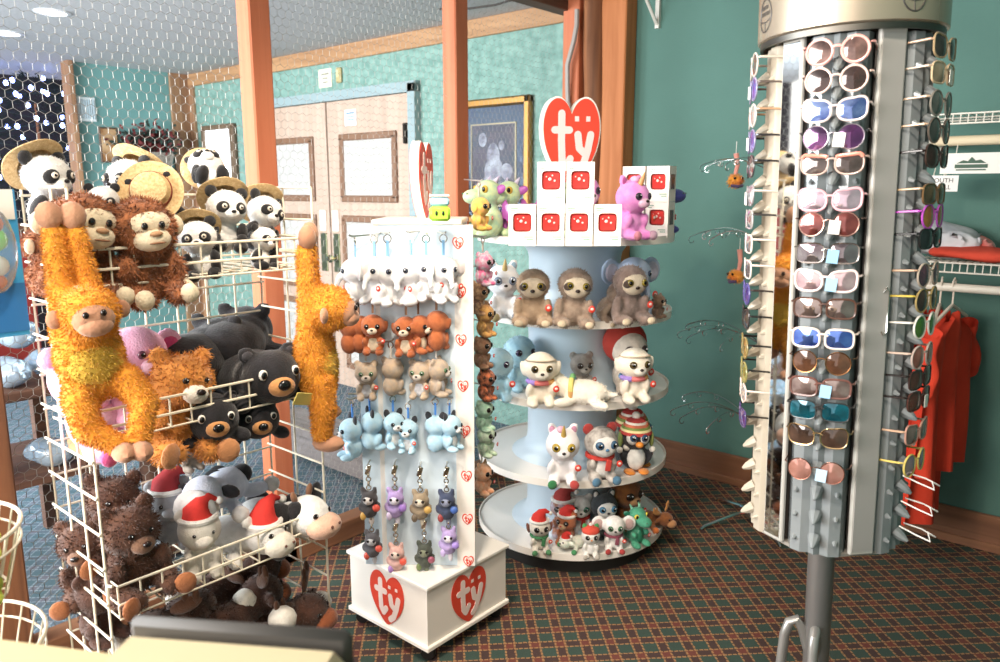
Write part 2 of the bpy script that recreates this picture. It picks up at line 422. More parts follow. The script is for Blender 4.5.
def card(name, label, cat, c, w, h, col, n=(), axis='y', col2='#8a8a80', th=.004, logo=None):
    """a paper card lying flat on a wall (facing -y), with its printed lines"""
    t = thing(name, label, cat, c)
    MB().box((0, 0, 0), (w, th, h)).build('sheet', plastic(col, .7), t, smooth=False)
    if n:
        mb = MB()
        for (x, z, lw, lh) in n: mb.box((x*w, -th/2-.0006, z*h), (lw*w, .001, lh*h))
        mb.build('printed_text', plastic(col2, .7), t, smooth=False)
    return t
card('notice', 'cream paper notice taped above the double doors', 'notice', (-2.84, -.004, 2.385), .16, .135, '#efe6c8', ((0, .22, .6, .09), (0, 0, .4, .08), (0, -.22, .4, .08)))
t = thing('thermostat', 'tan wall plate beside the cream notice above the doors', 'wall plate', (-2.66, 0, 2.39))
MB().box((0, -.012, 0), (.06, .024, .11), bev=.008).build('plate', plastic('#b5a576', .5), t, smooth=False); MB().box((0, -.026, .01), (.03, .006, .05), bev=.002).build('switch', plastic('#cfc294', .5), t, smooth=False)
card('notice', 'small white printed paper taped high on a panelled door', 'notice', (-2.49, -.053, 2.07), .13, .115, '#e6edf2', ((0, .28, .7, .1), (0, .06, .7, .06), (0, -.12, .7, .06), (0, -.28, .5, .06)), col2='#6a86a0')

# ------------------------------------------------------------------ far room furnishings
t = struct(thing('window_1', '', '', (-4.42, 0, 1.74)))
mm = MB()
for (x, z, w, h) in ((0, .36, .56, .045), (0, -.36, .56, .045), (.26, 0, .045, .72), (-.26, 0, .045, .72)): mm.box((x, -.02, z), (w, .04, h), bev=.008)
mm.build('frame', wood('mirror_frame', '#7a6552', '#54412f', 'z'), t, smooth=False)
MB().box((-.03, -.012, 0), (.44, .008, .7)).build('pane', mat('daylit_pane', '#eef6fb', rough=.2, emit=1.8), t, smooth=False)
MB().box((.21, -.016, 0), (.06, .016, .7)).build('side_stop', wood('mirror_frame', '#7a6552', '#54412f', 'z'), t, smooth=False)
# framed print on the far wall
t = thing('framed_picture', 'gold framed picture with dark blue mat hanging behind the tiered toy stand', 'picture', (-1.12, 0, 1.72))
mm = MB()
for (x, z, w, h) in ((0, .365, .62, .05), (0, -.365, .62, .05), (.285, 0, .05, .78), (-.285, 0, .05, .78)): mm.box((x, -.022, z), (w, .044, h), bev=.01)
mm.build('frame', metal('#b0844e', .45), t, smooth=False)
MB().box((0, -.008, 0), (.54, .012, .7)).build('mat_board', mat('navy_mat', '#566274', rough=.8, noise=(12, .12)), t, smooth=False)
MB().box((0, -.016, -.02), (.36, .006, .5)).build('print', mat('print_dark', '#434b58', rough=.6, noise=(9, .3), color2='#5b5560'), t, smooth=False)
mm = MB()
for (x, z, w, h) in ((0, .235, .375, .008), (0, -.275, .375, .008), (.185, -.02, .008, .51), (-.185, -.02, .008, .51)): mm.box((x, -.018, z), (w, .008, h))
mm.build('fillet', metal('#b7a98a', .4), t, smooth=False)
mm = MB()
for (x, z, w, h, r) in ((.0, .03, .055, .09, 0), (.0, -.05, .075, .09, 15), (.11, -.06, .05, .05, -30), (-.09, .14, .035, .045, 0), (-.06, -.13, .03, .07, 20), (.07, .1, .025, .03, 0)):
    mm.ell((x, -.019, z), (w, .002, h), (0, r, 0), 14)
mm.build('painted_figure', mat('print_pale', '#b4b8c4', rough=.7, noise=(14, .35), color2='#6d6c7a'), t)
MB().box((0, -.026, 0), (.53, .003, .69)).build('glazing', mat('picture_glass', '#ffffff', rough=.02, trans=1, ior=1.05, noise=(2, .01)), t, smooth=False)
# left wall: vent, small picture, dark red foliage
t = thing('wall_vent', 'white louvred vent grille high on the teal far room wall', 'vent', (X0, -.94, 2.22))
MB().box((.01, 0, 0), (.02, .15, .2), bev=.004).build('frame', plastic('#dfe7ea', .5), t, smooth=False)
for k in range(7): MB().box((.024, -.054+k*.018, 0), (.012, .004, .16), (0, 0, 25)).build('slat', plastic('#b9cbd4', .5), t, smooth=False)
t = thing('small_picture', 'small gold toned picture on the teal wall below the vent', 'picture', (X0, -.78, 1.93), 0)
MB().box((.012, 0, 0), (.024, .16, .3), bev=.006).build('frame', plastic('#5b4638', .5), t, smooth=False)
MB().box((.026, 0, .0), (.004, .13, .27)).build('print', mat('amber_print', '#d8b58c', rough=.5, noise=(8, .5), color2='#8a5c34'), t, smooth=False)
t = thing('hanging_foliage', 'dark red and green dried foliage in a grey basket on the teal wall', 'foliage', (X0, -.5, 1.9))
MB().lathe([(.0, -.2), (.1, -.2), (.15, -.02), (.155, 0), (.14, 0), (.09, -.18), (0, -.18)], 20, (.16, .06, -.03)).build('basket', mat('grey_wicker', '#8b8378', rough=.9, noise=(40, .4), bump=(60, .8)), t)
rr = random.Random(5)
for nm, col, n in (('red_foliage', '#6b2c2c', 260), ('green_foliage', '#2c3a33', 220)):
    mb = MB()
    for k in range(n):
        p = Vector((.16+rr.gauss(0, .07), rr.gauss(.02 if nm[0] == 'r' else .0, .12), rr.gauss(.06, .055))); d = Vector((rr.gauss(0, 1), rr.gauss(0, 1), rr.gauss(.3, 1))).normalized()*.06; w = d.orthogonal().normalized()*.016
        p.x = max(p.x, .02)
        if p.x+min(0, d.x) < .01: d.x = abs(d.x)
        mb.add([p, p+d*.5+w, p+d, p+d*.5-w], [(0, 1, 2, 3)])
    mb.build(nm, felt(col), t, smooth=False)
# christmas tree with blue-white lights
TX, TY = -5.6, -1.1
t = thing('christmas_tree', 'dark christmas tree standing in the unlit alcove', 'christmas tree', (TX, TY, 0))
mb = MB(); rr = random.Random(11)
for k in range(2600):
    h = rr.random()**1.2; z = .25+h*2.3; R = .75*(1-h)**.45+.04; a = rr.random()*2*PI; r = R*(.5+.5*rr.random())
    p = Vector((r*math.cos(a)*.62, r*math.sin(a), z)); d = Vector((math.cos(a), math.sin(a), -.15+rr.gauss(0, .35))).normalized()*.09; w = d.orthogonal().normalized()*.006
    mb.add([p-w, p+w, p+d], [(0, 1, 2)]); w2 = d.cross(w).normalized()*.006; mb.add([p-w2, p+w2, p+d], [(0, 1, 2)])
mb.build('foliage', mat('fir_needles', '#1d2a26', rough=.9, noise=(6, .3)), t, smooth=False)
MB().tube([(0, 0, 0), (0, 0, 2.3)], .035, 8, r2=.01).build('trunk', M_rough, t)
g = thing('string_lights', 'string of blue white fairy lights wound around the christmas tree', 'fairy lights', (TX, TY, 0))
M_bulb = mat('blue_white_bulb', '#93a9ff', emit=10); mbw = MB().ell((0, 0, 0), (.019, .019, .023), (0, 0, 0), 8).mesh('bulb', M_bulb)
pts = []
for k in range(100):
    h = ((k+.5)/100)**.8; a = k*.83; R = (.78*(1-h)**.45+.06); p = (R*math.cos(a)*.66, R*math.sin(a), .3+h*2.2+.05*math.sin(k*2.1)); pts.append(p)
    b = link('bulb', mbw, g); b.location = p
MB().tube(pts, .003, 4).build('wire', plastic('#1c2a22', .6), g)
# ceiling downlights
def downlight(p, label):
    t = thing('ceiling_downlight', label, 'ceiling light', p, 0, 'recessed downlights')
    MB().lathe([(.075, 0), (.1, 0), (.1, -.006), (.078, -.01), (.072, -.004)], 28, closed=True).build('trim_ring', plastic('#e8e8ee', .4), t)
    MB().lathe([(0, -.002), (.074, -.002), (.074, -.004), (0, -.004)], 28).build('lens', mat('lit_lens', '#eef2ff', emit=9), t)
downlight((-3.07, -1.82, 2.6), 'lit recessed downlight over the doors side of the far ceiling')
downlight((-3.99, -1.78, 2.6), 'lit recessed downlight near the alcove side of the far ceiling')
tag(MB().tube([at_y(440, 9, -.5)+Vector((0, 0, 0)), at_y(470, 8.5, -.5), at_y(495, 5, -.5), at_y(515, -1, -.5), at_y(540, -12, -.5)], .006, 6).build('hanging_cable', plastic('#3b342f', .6)), 'dark cable looping across the ceiling of the far room', 'cable')
# white shelf bracket high on the green wall
t = thing('shelf_bracket', 'white triangular metal shelf bracket high on the green wall', 'bracket', (.0, 0, 0))
mb = MB(); a = Vector((-.0, -.02, 2.62)); 
MB().box((.02, -.01, 2.49), (.022, .02, .22)).build('upright', plastic('#e3ddd3', .4), t, smooth=False)
MB().tube([(.02, -.02, 2.4), (.02, -.22, 2.585)], .009, 6).build('brace', plastic('#e3ddd3', .4), t)
MB().box((.02, -.13, 2.588), (.022, .24, .02)).build('arm', plastic('#e3ddd3', .4), t, smooth=False)
# display table and goods seen through the grid on the far side of the wire
t = thing('display_table', 'dark wooden display table beyond the wire screen', 'table', (-1.35, -3.05, 0))
MB().box((0, 0, .78), (.62, 1.0, .04), bev=.006).build('tabletop', M_dark, t, smooth=False)
MB().box((0, 0, .42), (.56, .94, .025)).build('shelf', M_dark, t, smooth=False)
for sx in (-1, 1):
    for sy in (-1, 1): MB().box((sx*.27, sy*.46, .38), (.05, .05, .76)).build('leg', M_dark, t, smooth=False)
M_clear = mat('clear_plastic_bag', '#c6d8e4', rough=.12, trans=.55, noise=(9, .3), color2='#8fa6bb', bump=(18, .8))
rr = random.Random(4)
for k, (dx, dy, z, nm) in enumerate(((.15, .38, .8, 'behind the pink plush'), (.2, .22, .8, 'against the corner post'), (.05, .3, .92, 'lying on top of two others'), (-.1, .05, .8, 'in the middle of the dark table'), (.18, -.12, .8, 'at the near end of the dark table'), (.15, .35, .4325, 'on the lower shelf under the others'), (.15, .1, .4325, 'in the middle of the lower shelf'))):
    t = thing('bagged_ornament', 'clear plastic bag with a pale blue ornament '+nm, 'packaged ornament', (-1.35+dx, -3.05+dy, z), rr.random(), 'bagged ornaments')
    link('bag', blob_mesh('bag', M_clear, [(0, 0, .06, .09, .07, .06), (.05, .02, .07, .06, .05, .05), (-.06, 0, .05, .05, .06, .045)], .012, 3, lump=.02), t)
    MB().ell((0, 0, .05), (.05, .045, .04)).build('ornament', gloss('#7f9bb4'), t)
t = thing('red_backboard', 'dark red display board standing behind the wire screen', 'board', (-1.62, -3.0, .8))
MB().box((0, 0, .3), (.03, .9, .6), bev=.004).build('board', mat('red_board', '#8e2f2c', rough=.6, noise=(5, .15)), t, smooth=False)
MB().box((.02, 0, .585), (.03, .92, .04)).build('edge_strip', M_dark, t, smooth=False)
t = thing('low_bench', 'low grey weathered wooden bench on the carpet beyond the wire', 'bench', (-1.2, -1.25, -.15))
MB().box((0, 0, .36), (1.1, .26, .05), bev=.006).build('seat', wood('grey_weathered', '#8d8583', '#6e6664', 'x'), t, smooth=False)
MB().box((0, -.1, .27), (1.06, .03, .12)).build('apron', wood('grey_weathered', '#8d8583', '#6e6664', 'x'), t, smooth=False)
for sx in (-1, 1): MB().box((sx*.48, 0, .245), (.05, .22, .19)).build('leg', wood('grey_weathered', '#8d8583', '#6e6664', 'x'), t, smooth=False)

t = thing('side_table', 'round tan wooden side table beyond the wire behind the stuffed rack', 'table', (-1.05, -2.35, 0))
MB().lathe([(0, .5), (.3, .5), (.31, .51), (.31, .59), (.3, .6), (0, .6)], 48).build('tabletop', wood('tan_table', '#d3b184', '#bf9a6a', 'x'), t)
MB().lathe([(.0, .02), (.18, .02), (.18, .05), (.05, .07), (.04, .2), (.055, .35), (.04, .48), (0, .5)], 24).build('pedestal', M_dark, t)
# ================================================================== SOFT TOY KINDS (unit height, facing -y)
CACHE = {}
TOYS = {}
def put(fn, label, loc, h, yaw=0, group=None, tilt=(0, 0), name=None, cat='soft toy', rz=None, drop=True, **kw):
    key = (fn.__name__, name, repr(sorted(kw.items())))
    if key in CACHE: o = copy_tree(CACHE[key])
    else:
        o = thing(name or fn.__name__, label, cat); CACHE[key] = o; fn(o, **kw)
    if 'group' in o.keys(): del o['group']
    tag(o, label, cat, group)
    o.location = loc; o.scale = (h, h, h)
    o.rotation_euler = (math.radians(tilt[0]), math.radians(tilt[1]), face_cam(loc, yaw) if rz is None else math.radians(rz))
    return o
M_red = lambda: gloss('#d8352b', .35)
def heart_tag(t, p, r=.05, rot=(0, 0, 0)):
    a = part('swing_tag', gloss('#d9402f', .4), [(p[0], p[1], p[2], r, r*.22, r*1.1, *rot)], t, 12)
    part('tag_print', gloss('#f6ded6', .5), [(p[0], p[1]-r*.2, p[2]+r*.1, r*.5, r*.1, r*.4, *rot)], a, 8)
def paper_tag(t, c, d=(.1, .01, .15), rot=(0, 0, 0), col='#efe9dc'):
    MB().box(c, d, rot).build('paper_tag', plastic(col, .7), t, smooth=False)
def santa_hat(t, H, lean=1, col='#c9332c', brim='#f3efe8', w=1):
    cx, cy, cz, r = H[0], H[1], H[2]+H[5]*.62, H[3]*.82*w
    pts = [(cx, cy+.02, cz), (cx, cy+.03, cz+.09), (cx+lean*.07, cy+.04, cz+.19), (cx+lean*.17, cy+.04, cz+.24), (cx+lean*.27, cy+.02, cz+.2)]
    mb = MB().tube(pts, r, 16, radii=[r, r*.82, r*.55, r*.28, r*.1]); h = mb.build('santa_hat', felt(col), t)
    MB().lathe([(r*.9, -.035), (r*1.12, -.03), (r*1.16, .01), (r*1.05, .04), (r*.85, .03)], 20, (cx, cy+.02, cz+.01), closed=True).build('hat_trim', plush(brim), h)
    part('pompom', plush(brim), [(cx+lean*.29, cy+.02, cz+.18, .055, .055, .055)], h, 10)
def straw_hat(t, c, rot, R=.34, crown=.2):
    m = mat('straw', '#dcbf8f', rough=.85, noise=(30, .2), bump=(60, .5), color2='#c39f6c')
    n = 40
    prof = [(R, .0), (R*.8, -.01), (crown*1.05, 0), (crown, .05), (crown*.86, .15), (crown*.5, .19), (0, .2), (0, .185), (crown*.5, .175), (crown*.8, .14), (crown*.92, .04), (crown, -.012), (R*.8, -.022), (R, -.012)]
    mb = MB(); mb.lathe(prof, n, closed=True)
    # curl the brim
    mb.v = [(x, y, z+.55*max(0, abs(x)/R-.45)**2*R if math.hypot(x, y) > crown*1.04 else z) for x, y, z in mb.v]
    R_ = rotm(*rot); C = Vector(c); mb.v = [tuple(C+R_ @ Vector(p)) for p in mb.v]
    h = mb.build('straw_hat', m, t)
    mb = MB().lathe([(crown*1.02, .005), (crown*1.0, .05), (crown*1.03, .05), (crown*1.06, .005)], n, closed=True); mb.v = [tuple(C+R_ @ Vector(p)) for p in mb.v]
    mb.build('hat_band', felt('#7b3a2a'), h)
def scarf(t, col, z=.44, r=.2, y=-.01, tail=True, cols=None):
    s = MB().lathe([(r, -.045), (r+.05, -.02), (r+.05, .025), (r, .045), (r-.05, 0)], 24, (0, y, z), closed=True).build('scarf', felt(col), t)
    if tail: MB().box((.06, y-r-.05, z-.11), (.1, .03, .2), (0, 8, 0), bev=.012).build('scarf_end', felt(col), s)
def rainbow_collar(t, z=.44, r=.212, y=-.02, rot=(0, 0, 0)):
    cols = ('#e8807e', '#e9b06b', '#e8dd83', '#8fcf8d', '#7fb2e2', '#a48ad6'); n = 24
    s = None
    for k in range(6):
        mb = MB(); R_ = rotm(*rot)
        a0 = 2*PI*k/6-PI/2-PI/6; P = [Vector((r*math.cos(a0+j*PI/18), r*math.sin(a0+j*PI/18), 0)) for j in range(7)]
        mb.tube([Vector((0, y, z))+R_ @ p for p in P], .042, 8)
        o = mb.build('collar_band', felt(cols[k]), s or t)
        s = s or o
def boo(t, c, c2=None, ear='cat', earc=None, lining=None, belly=None, muzzle=None, iris='#1a1412', eye=.075, ex=.125, nose='#2a1f1c', feet=None, feet2=None, hat=None, hatc='#c9332c', scarfc=None, collar=False, tagged=True, horn=None, fur=0, tail=None, wing=None, patch=None, face=None, headband=None, mane=None, crest=None, tagside=1, trunk=False):
    H = (0, -.05, .68, .29, .27, .27)
    M = plush(c, c2)
    els = [(0, .02, .27, .215, .2, .27), H, (0, 0, .5, .14, .13, .12)]+mir((.195, -.12, .29, .07, .085, .16, 28, 0, -12), (.15, -.2, .085, .095, .17, .085, 0, 0, -12))
    E = {'cat': mir((.17, .0, .925, .085, .045, .13, 0, 18, 0)), 'round': mir((.21, .01, .9, .1, .06, .1)), 'flop': mir((.3, -.03, .66, .05, .085, .14, 0, 12, 0)),
         'big': mir((.4, .02, .72, .2, .05, .22)), 'long': mir((.13, .04, 1.03, .06, .035, .19, -8, 10, 0)), 'none': [], 'side': mir((.31, .0, .72, .09, .05, .1))}[ear]
    if not earc: els += E
    if tail: els.append(tail)
    if trunk: els += [(0, -.33, .56, .075, .08, .085), (0, -.385, .47, .06, .06, .09), (0, -.41, .38, .05, .055, .07)]; muzzle = nose = None
    link('body', blob_mesh('body', M, els, .03, 3, fur=fur, furL=.035), t)
    if earc:
        for e in E: part('ear', plush(earc), [e], t)
    if lining:
        for e in E: part('ear_lining', plush(lining), [(e[0], e[1]-e[4]*.7, e[2]-.01, e[3]*.66, e[4]*.6, e[5]*.68, *(e[6:] if len(e) > 6 else (0, 0, 0)))], t)
    if face:
        y = front(H, 0, .66)
        part('face_patch', plush(face), [(0, y+.085, .655, .215, .11, .185)], t, 18)
    if patch:
        for s in (-1, 1):
            x = s*(ex+.02); part('eye_patch', plush(patch), [(x, front(H, x, .69)+.015, .685, .095, .045, .075, 0, s*25, s*25)], t)
    yy = .02 if face else 0
    eyes(t, (H[0], H[1]-yy, *H[2:]), ex, .7, eye, iris)
    if muzzle: part('muzzle', plush(muzzle), [(0, front(H, 0, .6)+.02, .595, .12, .085, .085)], t)
    if nose: part('nose', gloss(nose, .3), [(0, front(H, 0, .62)-(.05 if muzzle else .025 if face else 0), .625, .035, .025, .025)], t, 10)
    if belly: part('belly', plush(belly), [(0, front((0, .02, .27, .215, .2, .27), 0, .25)+.075, .25, .15, .095, .19)], t, 16)
    if feet:
        for s, f in ((-1, feet), (1, feet2 or feet)):
            part('paw', plush(f), [(s*.18, -.345, .085, .082, .055, .08, 0, 0, s*-12)], t)
    if scarfc: scarf(t, scarfc)
    if collar: rainbow_collar(t)
    if headband: MB().lathe([(.262, -.009), (.268, 0), (.26, .009), (.24, .009), (.24, -.009)], 32, (0, -.05, .81), (-6, 0, 0), closed=True).build('headband', felt(headband), t)
    if horn: MB().tube([(0, -.2, .88), (0, -.26, 1.0), (0, -.29, 1.08)], .045, 10, radii=[.05, .03, .006]).build('horn', gloss(horn, .3), t)
    if mane:
        for k in range(4): part('mane', plush(mane), [(-.04+.03*k, -.12+.1*k, .96-.05*k, .07, .08, .06)], t)
    if crest:
        for k in range(5):
            a = k/4; MB().tube([(0, .12+.14*a, .93-.25*a-.2*a*a), (0, .2+.15*a, 1.0-.3*a-.2*a*a)], .04, 8, r2=.004).build('crest_spike', plush(crest), t)
    if wing:
        for s in (-1, 1): MB().grid(lambda u, v, s=s: (s*(.14+.26*u), .16+.06*math.sin(u*3), .3+.3*v*(1-.5*u)+.05*math.sin(u*9)), 8, 6).grid(lambda u, v, s=s: (s*(.14+.26*u), .178+.06*math.sin(u*3), .3+.3*v*(1-.5*u)+.05*math.sin(u*9)), 8, 6).build('wing', gloss(wing, .3), t)
    if hat == 'santa': santa_hat(t, H, 1, hatc)
    if hat == 'knit':
        for k, cc in enumerate(('#b5413d', '#e7d7a0', '#7c8f4a', '#c86f52', '#e9e2d4', '#8c3f5a')):
            z = .74+.045*k; r = .315*math.sqrt(max(.05, 1-((z-.66)/.33)**2))
            mb = MB().lathe([(r-.02, -.03), (r+.012, -.03), (r*.97+.004, .025), (r*.9-.02, .025)], 24, (0, -.03, z), closed=True); o = mb.build('hat_stripe', felt(cc), t)
        part('hat_crown', felt('#b5413d'), [(0, -.03, .93, .2, .2, .07)], t); part('pompom', plush('#efe9df'), [(0, -.03, 1.02, .075, .075, .07)], t)
        for s in (-1, 1):
            part('ear_flap', felt('#c4605a'), [(s*.3, -.08, .62, .05, .1, .15)], t); part('pompom', plush('#efe9df'), [(s*.31, -.1, .42, .06, .06, .06)], t)
    if hat == 'cap':
        part('cap', felt(hatc), [(0, -.03, .83, .28, .27, .16)], t, 18); part('pompom', plush('#f0ece4'), [(0, 0, 1.01, .06, .06, .06)], t)
    if hat == 'hood': 
        part('hood', felt(hatc), [(0, .09, .76, .36, .26, .33)], t, 20)
    if tagged: heart_tag(t, (.24*tagside, -.3, .36), .055)
# ---- panda in a straw hat
def panda_plush(t, hat=True, pose=0):
    H = (0, -.05, .68, .3, .27, .26)
    link('body', blob_mesh('body', plush('#ebe8e4'), [(0, .02, .25, .22, .2, .26), H, (0, 0, .5, .15, .14, .1)], .03, 3, fur=1200, furL=.03), t)
    K = plush('#1d1b1d')
    for s in (-1, 1):
        part('arm', K, [(s*.22, -.12, .3, .085, .1, .18, 30, 0, -s*14), (s*.2, -.2, .22, .08, .09, .08)], t)
        part('leg', K, [(s*.17, -.24, .1, .11, .19, .105, 0, 0, -s*14)], t)
        part('ear', K, [(s*.23, .0, .9, .095, .055, .095)], t)
        x = s*.135; part('eye_patch', K, [(x, front(H, x, .69)+.012, .68, .1, .045, .085, 0, s*30, s*25)], t)
    eyes(t, (H[0], H[1]-.035, *H[2:]), .125, .695, .04, '#cfc4b4')
    part('muzzle', plush('#f3f0ec'), [(0, front(H, 0, .6)+.02, .59, .115, .09, .08)], t)
    part('nose', gloss('#17110f', .3), [(0, front(H, 0, .6)-.065, .625, .04, .025, .026)], t, 10)
    part('belly', plush('#f3f0ec'), [(0, -.13, .24, .14, .07, .17)], t)
    if hat: straw_hat(t, (0, .13, .83), (-52, 0, 0), .385, .235)
# ---- brown curly monkey
def monkey_plush(t):
    H = (0, -.05, .68, .3, .28, .28)
    link('body', blob_mesh('body', plush('#a8683f', '#7d4a2c'), [(0, .02, .27, .24, .22, .27), H, (0, 0, .5, .16, .15, .1)]+mir((.23, -.12, .28, .085, .1, .2, 25, 0, -10), (.17, -.22, .09, .1, .2, .1, 0, 0, -12)), .03, 2, fur=4200, furL=.05, lump=.03), t)
    C = plush('#e9d7b8')
    part('face_patch', C, [(0, -.22, .73, .2, .12, .13), (0, -.25, .6, .17, .13, .11)], t, 18)
    for s in (-1, 1):
        part('ear', C, [(s*.33, .0, .68, .09, .05, .1)], t); part('foot', C, [(s*.2, -.41, .1, .085, .07, .09)], t); part('hand', C, [(s*.26, -.22, .13, .07, .08, .07)], t)
        part('eye', gloss('#120d0b'), [(s*.075, -.335, .72, .03, .02, .035)], t, 10)
    part('nose', felt('#b48a67'), [(0, -.37, .65, .06, .03, .025)], t, 10)
    part('mouth', felt('#8a6248'), [(0, -.375, .57, .075, .02, .01)], t, 10)
# ---- sitting bear
def bear_plush(t, c='#4e3124', c2=None, muzzle='#7c5a45', pad='#a97253', fur=3000, pads=True, eye=.03):
    H = (0, -.05, .7, .28, .26, .25)
    els = [(0, .02, .28, .25, .23, .28), H, (0, 0, .5, .17, .16, .12)]+mir((.25, -.12, .32, .09, .1, .2, 30, 0, -18), (.2, -.24, .11, .12, .22, .12, 0, 0, -20), (.21, .0, .92, .095, .06, .09))
    link('body', blob_mesh('body', plush(c, c2), els, .03, 3, fur=fur, furL=.045), t)
    part('muzzle', plush(muzzle), [(0, front(H, 0, .62)+.01, .62, .12, .1, .09)], t)
    part('nose', gloss('#1a1110', .25), [(0, front(H, 0, .62)-.085, .65, .045, .03, .03)], t, 10)
    eyes(t, H, .1, .74, eye, '#1a1412')
    if pads:
        for s in (-1, 1): part('foot_pad', plush(pad), [(s*.275, -.45, .12, .11, .04, .115, 0, 0, -s*20)], t)
# ---- black bear cushion lying on its belly
def bear_cushion(t, tagged=False):
    if tagged: yellow_card(t, (.22, -.56, .09), (20, 15, 20))
    H = (0, -.38, .3, .27, .24, .25)
    els = [(0, .1, .24, .33, .42, .24), H, (0, -.2, .28, .28, .2, .22)]+mir((.28, -.35, .08, .1, .17, .08, 0, 0, 15), (.3, .38, .08, .11, .18, .08, 0, 0, -15), (.2, -.33, .52, .085, .05, .08))
    link('body', blob_mesh('body', plush('#161518', '#232126'), els, .032, 3, fur=0), t)
    T = plush('#c98f57')
    m = part('muzzle', T, [(0, -.6, .25, .125, .075, .09)], t, 16); part('nose', gloss('#0d0b0b', .2), [(0, -.665, .275, .062, .035, .05)], t, 12)
    for s in (-1, 1):
        part('ear_lining', plush('#3a383d'), [(s*.2, -.365, .51, .055, .03, .05)], t)
        e = part('eye', gloss('#e8e4da'), [(s*.15, front(H, s*.15, .37)+.005, .37, .042, .03, .05)], t, 12); part('pupil', gloss('#0d0b0b', .15), [(s*.15, front(H, s*.15, .37)-.02, .37, .028, .016, .036)], e, 10)
def yellow_card(t, c, rot): MB().box(c, (.22, .012, .12), rot).build('paper_tag', plastic('#e3d27a', .6), t, smooth=False)
# ---- four-legged plush lying on its belly (unit length about 1.2, head at -y)
def lying_plush(t, c='#ffffff', c2=None, muzzle=None, muz=(.16, .14, .12), ear='flop', earc=None, horn=None, antler=None, hoof=None, patches=(), pc='#1b191b', nose='#2a1f1c', hat=None, fur=0, eye=.03, tail=None, collar=False, stripes=None, nostril=False, hr=1.0, hs=.1):
    H = (0, -.34, .34, .22*hr, .24*hr, .22*hr)
    legs = mir((.26, -.1, .09, .085, .2, .085, 0, 0, 35), (.27, .48, .09, .09, .2, .085, 0, 0, -35))
    els = [(0, .2, .22, .24, .4, .21), H, (0, -.12, .28, .18, .2, .17)]+legs
    if tail: els.append(tail)
    E = {'flop': mir((.27, -.25, .36, .11, .05, .075, 0, 25, 20)), 'round': mir((.19, -.26, .55, .08, .05, .08)), 'none': [], 'big': mir((.3, -.2, .42, .17, .05, .15, 0, -20, 20))}[ear]
    if not earc: els += E
    link('body', blob_mesh('body', plush(c, c2), els, .032, 3, fur=fur, furL=.04), t)
    if earc:
        for e in E: part('ear', plush(earc), [e], t)
    if muzzle:
        part('muzzle', plush(muzzle), [(0, -.56*hr+.02, .27, *muz)], t, 16)
        if nostril:
            for s in (-1, 1): part('nostril', felt('#6b4a40'), [(s*.06, -.58-muz[1]*.7, .31, .018, .012, .016)], t, 8)
    elif nose: part('nose', gloss(nose, .3), [(0, -.57, .35, .04, .03, .03)], t, 10)
    eyes(t, H, .11, .41, eye)
    for e in patches: part('patch', plush(pc), [e], t, 16)
    if horn:
        for s in (-1, 1): part('horn', plush(horn), [(s*.12, -.27, .57, .035, .035, .075, 0, s*20, 0)], t)
    if antler:
        for s in (-1, 1): part('antler', plush(antler), [(s*.26, -.2, .58, .17, .035, .075, 0, -s*25, s*15), (s*.36, -.18, .68, .04, .03, .09), (s*.26, -.2, .66, .035, .03, .08)], t)
    if hoof:
        for s in (-1, 1):
            part('hoof', plush(hoof), [(s*.38, -.27, hs, hs, hs, hs*.95)], t); part('hoof', plush(hoof), [(s*.4, .64, hs, hs, hs, hs*.95)], t)
    if hat == 'santa': santa_hat(t, (H[0], H[1], H[2], .22, .22, .22), 1)
    if collar: rainbow_collar(t, .27, .21, .0, (90, 0, 0))
    if stripes:
        for k in range(4):
            a = -.02+.15*k; MB().lathe([(.245, -.025), (.25, 0), (.245, .025), (.2, 0)], 24, (0, a+.02, .21), (90, 0, 0), closed=True).build('stripe', plush(stripes), t)
# ---- dragon with a long snout
def dragon_plush(t, c='#a9cfae', c2='#cfe0a8', wing='#a54fa0', iris='#c9a23c', horn='#d8c9e0'):
    H = (0, -.02, .74, .22, .24, .22)
    els = [(0, .04, .27, .21, .2, .27), H, (0, -.27, .68, .17, .22, .13), (0, .02, .52, .13, .13, .14)]+mir((.19, -.13, .33, .06, .1, .09), (.15, -.18, .08, .1, .17, .085))+[(0, .3, .1, .08, .22, .07)]
    link('body', blob_mesh('body', mat('sparkle_'+c, c, rough=.35, noise=(10, .25), bump=(70, .4), color2=c2, sheen=.2), els, .03, 3), t)
    for s in (-1, 1):
        MB().tube([(s*.11, .05, .92), (s*.14, .12, 1.02)], .04, 8, r2=.008).build('horn', plush(horn), t)
        part('nostril', felt('#5d7a62'), [(s*.07, -.46, .73, .02, .015, .015)], t, 8)
        part('ear', gloss(wing, .3), [(s*.23, .08, .8, .1, .025, .07, 0, s*-25, s*30)], t)
        MB().grid(lambda u, v, s=s: (s*(.12+.3*u), .18+.1*u, .3+.35*v*(1-.55*u)+.03*math.sin(u*12)), 9, 5).grid(lambda u, v, s=s: (s*(.12+.3*u), .198+.1*u, .3+.35*v*(1-.55*u)+.03*math.sin(u*12)), 9, 5).build('wing', gloss(wing, .3), t)
        e = part('eye', gloss(iris), [(s*.15, front(H, s*.15, .8)+.01, .8, .06, .04, .065, 0, 0, s*30)], t, 12); part('pupil', gloss('#0b0908'), [(s*.16, front(H, s*.15, .8)-.018, .8, .035, .022, .042, 0, 0, s*30)], e, 10)
    part('belly', gloss(wing, .3), [(0, -.12, .26, .1, .065, .19)], t)
    heart_tag(t, (.2, -.25, .3), .05)
